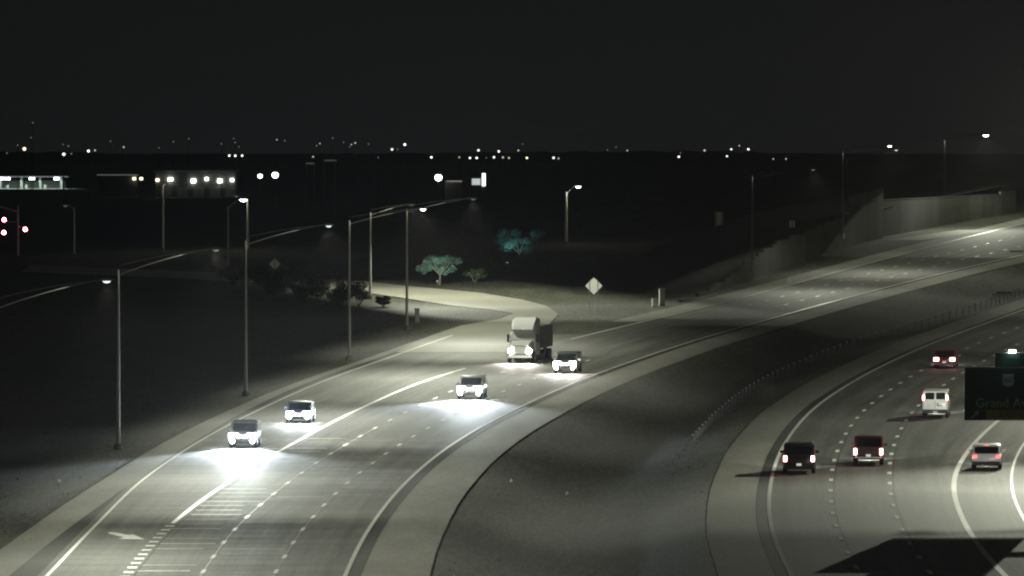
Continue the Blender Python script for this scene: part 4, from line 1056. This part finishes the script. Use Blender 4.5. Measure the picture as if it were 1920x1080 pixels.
vn, VS = car('white panel van in the right-hand receding lane left of the sign', 'van', 32.4, 537.2, lane_r2, 1,
    dict(SUV, L=5.6, W=1.98, H=2.08, belt=1.36, hood=1.15, trunk=1.37, z0=0.36, cab=(-2.79, -2.70, 1.1, 1.9), roofw=0.80, paint='paint_white', tail='tail_hot', kind='van', darkbumper=True, taillamp=(1.38, 1.72, 0.13), tail_y=-2.74, plate=0.40, tailpow=120), name='panel_van')
MB().box(-0.012, 0.012, -2.812, -2.802, 0.72, 1.34).build('door_seam', 'black_plastic', vn)
lg = MB(); lg.box(0.14, 0.20, -2.818, -2.806, 0.98, 1.14).box(0.14, 0.50, -2.819, -2.807, 0.93, 0.985).box(0.203, 0.27, -2.8185, -2.8065, 1.09, 1.14)
lg.build('door_emblem', 'black_plastic', vn)
car('dark red car far ahead left of the sign, tail lights glowing', 'car', 38.7, 627, lane_r1, 1, dict(H=1.55, W=1.92, paint='paint_red', tail='tail_hot', taillamp=(0.66, 0.95, 0.42), plate=0.5, plate_bright=True, tailpow=520, beam=1800))
car('pale car in the brightly lit exit lane below the sign', 'car', 31.3, 463.5, exit_line, 1, dict(SUV, L=4.6, W=1.92, H=1.66, belt=1.05, trunk=1.05, hood=1.0, cab=(-2.2, -1.75, 0.3, 1.2), paint='paint_white', tail='tail_weak', darkbumper=True, taillamp=(0.80, 1.0, 0.30), plate=0.62, tailpow=90, third=True))

# lorry
def lorry(x, y):
    f = lane_c1
    s = (f(y + 4) - f(y - 4)) / 8
    root = empty('lorry', (x, y, zc(y) + 0.045), math.atan2(-s, 1.0) + math.pi)
    tag(root, 'white lorry with a sloped roof fairing coming towards the camera', 'lorry')
    # forward is +Y here; the bumper stands at y = 0
    def ring(w, y_, a, b, r=0.12):
        return [(-w, y_, a), (w, y_, a), (w, y_, b - r), (w - r, y_, b), (-w + r, y_, b), (-w, y_, b - r)]
    MB().loft([ring(0.98, -0.1, 0.75, 1.55, .2), ring(1.02, -0.5, 0.7, 1.75, .2), ring(1.1, -1.7, 0.7, 1.95, .2)]).build('hood', 'paint_white', root, smooth=True)
    MB().loft([ring(1.2, -1.72, 0.6, 2.05), ring(1.2, -2.3, 0.6, 2.75), ring(1.2, -4.4, 0.6, 2.8)]).build('cab', 'paint_white', root)
    MB().loft([ring(0.95, -2.05, 2.80, 2.95, .05), ring(1.12, -2.7, 2.80, 3.45, .2), ring(1.22, -3.7, 2.80, 3.98, .25), ring(1.22, -4.35, 2.80, 4.0, .25)]).build('roof_fairing', 'paint_white', root, smooth=True)
    quad_panel('windscreen', [(-1.0, -1.78, 2.08), (1.0, -1.78, 2.08), (0.98, -2.25, 2.66), (-0.98, -2.25, 2.66)], 'amber_glass', root, out=(0, 1, 0.3))
    for sx in (-1, 1):
        quad_panel('side_window', [(sx * 1.2, -2.3, 1.95), (sx * 1.2, -3.0, 1.95), (sx * 1.2, -3.0, 2.55), (sx * 1.2, -2.4, 2.55)], 'glass', root, out=(sx, 0, 0))
        MB().bevbox(sx * 1.36 - 0.1, sx * 1.36 + 0.1, -2.1, -1.95, 1.8, 2.5, 0.03).build('mirror', 'black_plastic', root)
        MB().tube([(sx * 1.18, -2.1, 2.45), (sx * 1.3, -2.02, 2.45)], 0.025, 5).build('mirror_arm', 'black_plastic', root)
        MB().tube([(sx * 1.14, -4.5, 0.9), (sx * 1.14, -4.5, 3.9)], 0.08, 8).build('exhaust_stack', 'chrome', root)
        MB().bevbox(sx * 0.98 - 0.14, sx * 0.98 + 0.14, -0.5, -0.12, 0.85, 1.3, 0.06).build('fender', 'paint_white', root)
        MB().bevbox(sx * 0.86 - 0.17, sx * 0.86 + 0.17, -0.13, 0.06, 0.88, 1.14, 0.03).build('headlight', 'head_warm', root)
        for wy in (-1.0, -5.3, -6.6, -10.2, -11.5):
            wheel(root, sx * (1.08 if wy == -1.0 else 1.02), wy, 0.5, 0.3 if wy == -1.0 else 0.5, sx)
        lamp('beam', root, (sx * 0.85, 0.15, 1.0), (sx * 0.85, 18, -0.7), 3500, (1.0, 0.95, 0.85), 75, 0.95, 0.1)
    for k in range(9):
        MB().box(-0.52, 0.52, -0.09, -0.04, 0.82 + 0.075 * k, 0.86 + 0.075 * k).build('grille_bar', 'chrome', root)
    MB().box(-0.56, 0.56, -0.098, -0.092, 0.8, 1.5).build('grille', 'black_plastic', root)
    MB().bevbox(-1.15, 1.15, -0.2, 0.12, 0.38, 0.72, 0.06).build('bumper', 'chrome', root)
    for k in (-0.7, -0.25, 0, 0.25, 0.7): MB().bevbox(k - 0.05, k + 0.05, -2.25, -2.12, 2.96 - abs(k) * 0.1, 3.03 - abs(k) * 0.1, 0.01).build('marker_light', 'marker_amber', root)
    MB().bevbox(-0.45, 0.45, -12, -0.6, 0.62, 0.9, 0.04).build('chassis', 'dark_steel', root)
    tr = MB().bevbox(-1.29, 1.29, -12.4, -5.0, 1.15, 3.2, 0.04).build('trailer', 'trailer_skin', root)
    for sx in (-1, 1):
        for k in range(7): MB().box(sx * 1.292 - 0.006, sx * 1.292 + 0.006, -12.1 + 1.05 * k, -12.04 + 1.05 * k, 1.2, 3.15).build('trailer_rib', 'galvanised', tr)
        MB().box(sx * 1.1 - 0.03, sx * 1.1 + 0.03, -9.5, -7.3, 0.45, 1.14).build('side_skirt', 'black_plastic', tr)
lorry(0.7, 637.0)

# ------------------------------------------------------------------ thin haze added to lift the dark tones
mb = MB(); mb.box(-9500, 13500, -450, 9100, -3.0, 30.0)
hz = mb.build('haze', 'gravel')
hm = bpy.data.materials.new('haze_veil'); hm.use_nodes = True
nt = hm.node_tree
for n in list(nt.nodes):
    if n.type == 'BSDF_PRINCIPLED': nt.nodes.remove(n)
pv = nt.nodes.new('ShaderNodeVolumePrincipled')
pv.inputs['Color'].default_value = (0.97, 0.98, 1.0, 1); pv.inputs['Density'].default_value = 0.000008   # thin veil standing in for lens glare
pv.inputs['Anisotropy'].default_value = 0.88
out = [n for n in nt.nodes if n.type == 'OUTPUT_MATERIAL'][0]
nt.links.new(pv.outputs['Volume'], out.inputs['Volume'])
hz.data.materials.clear(); hz.data.materials.append(hm)
tag(hz, 'thin added haze lifting the dark over the whole road', kind='stuff')
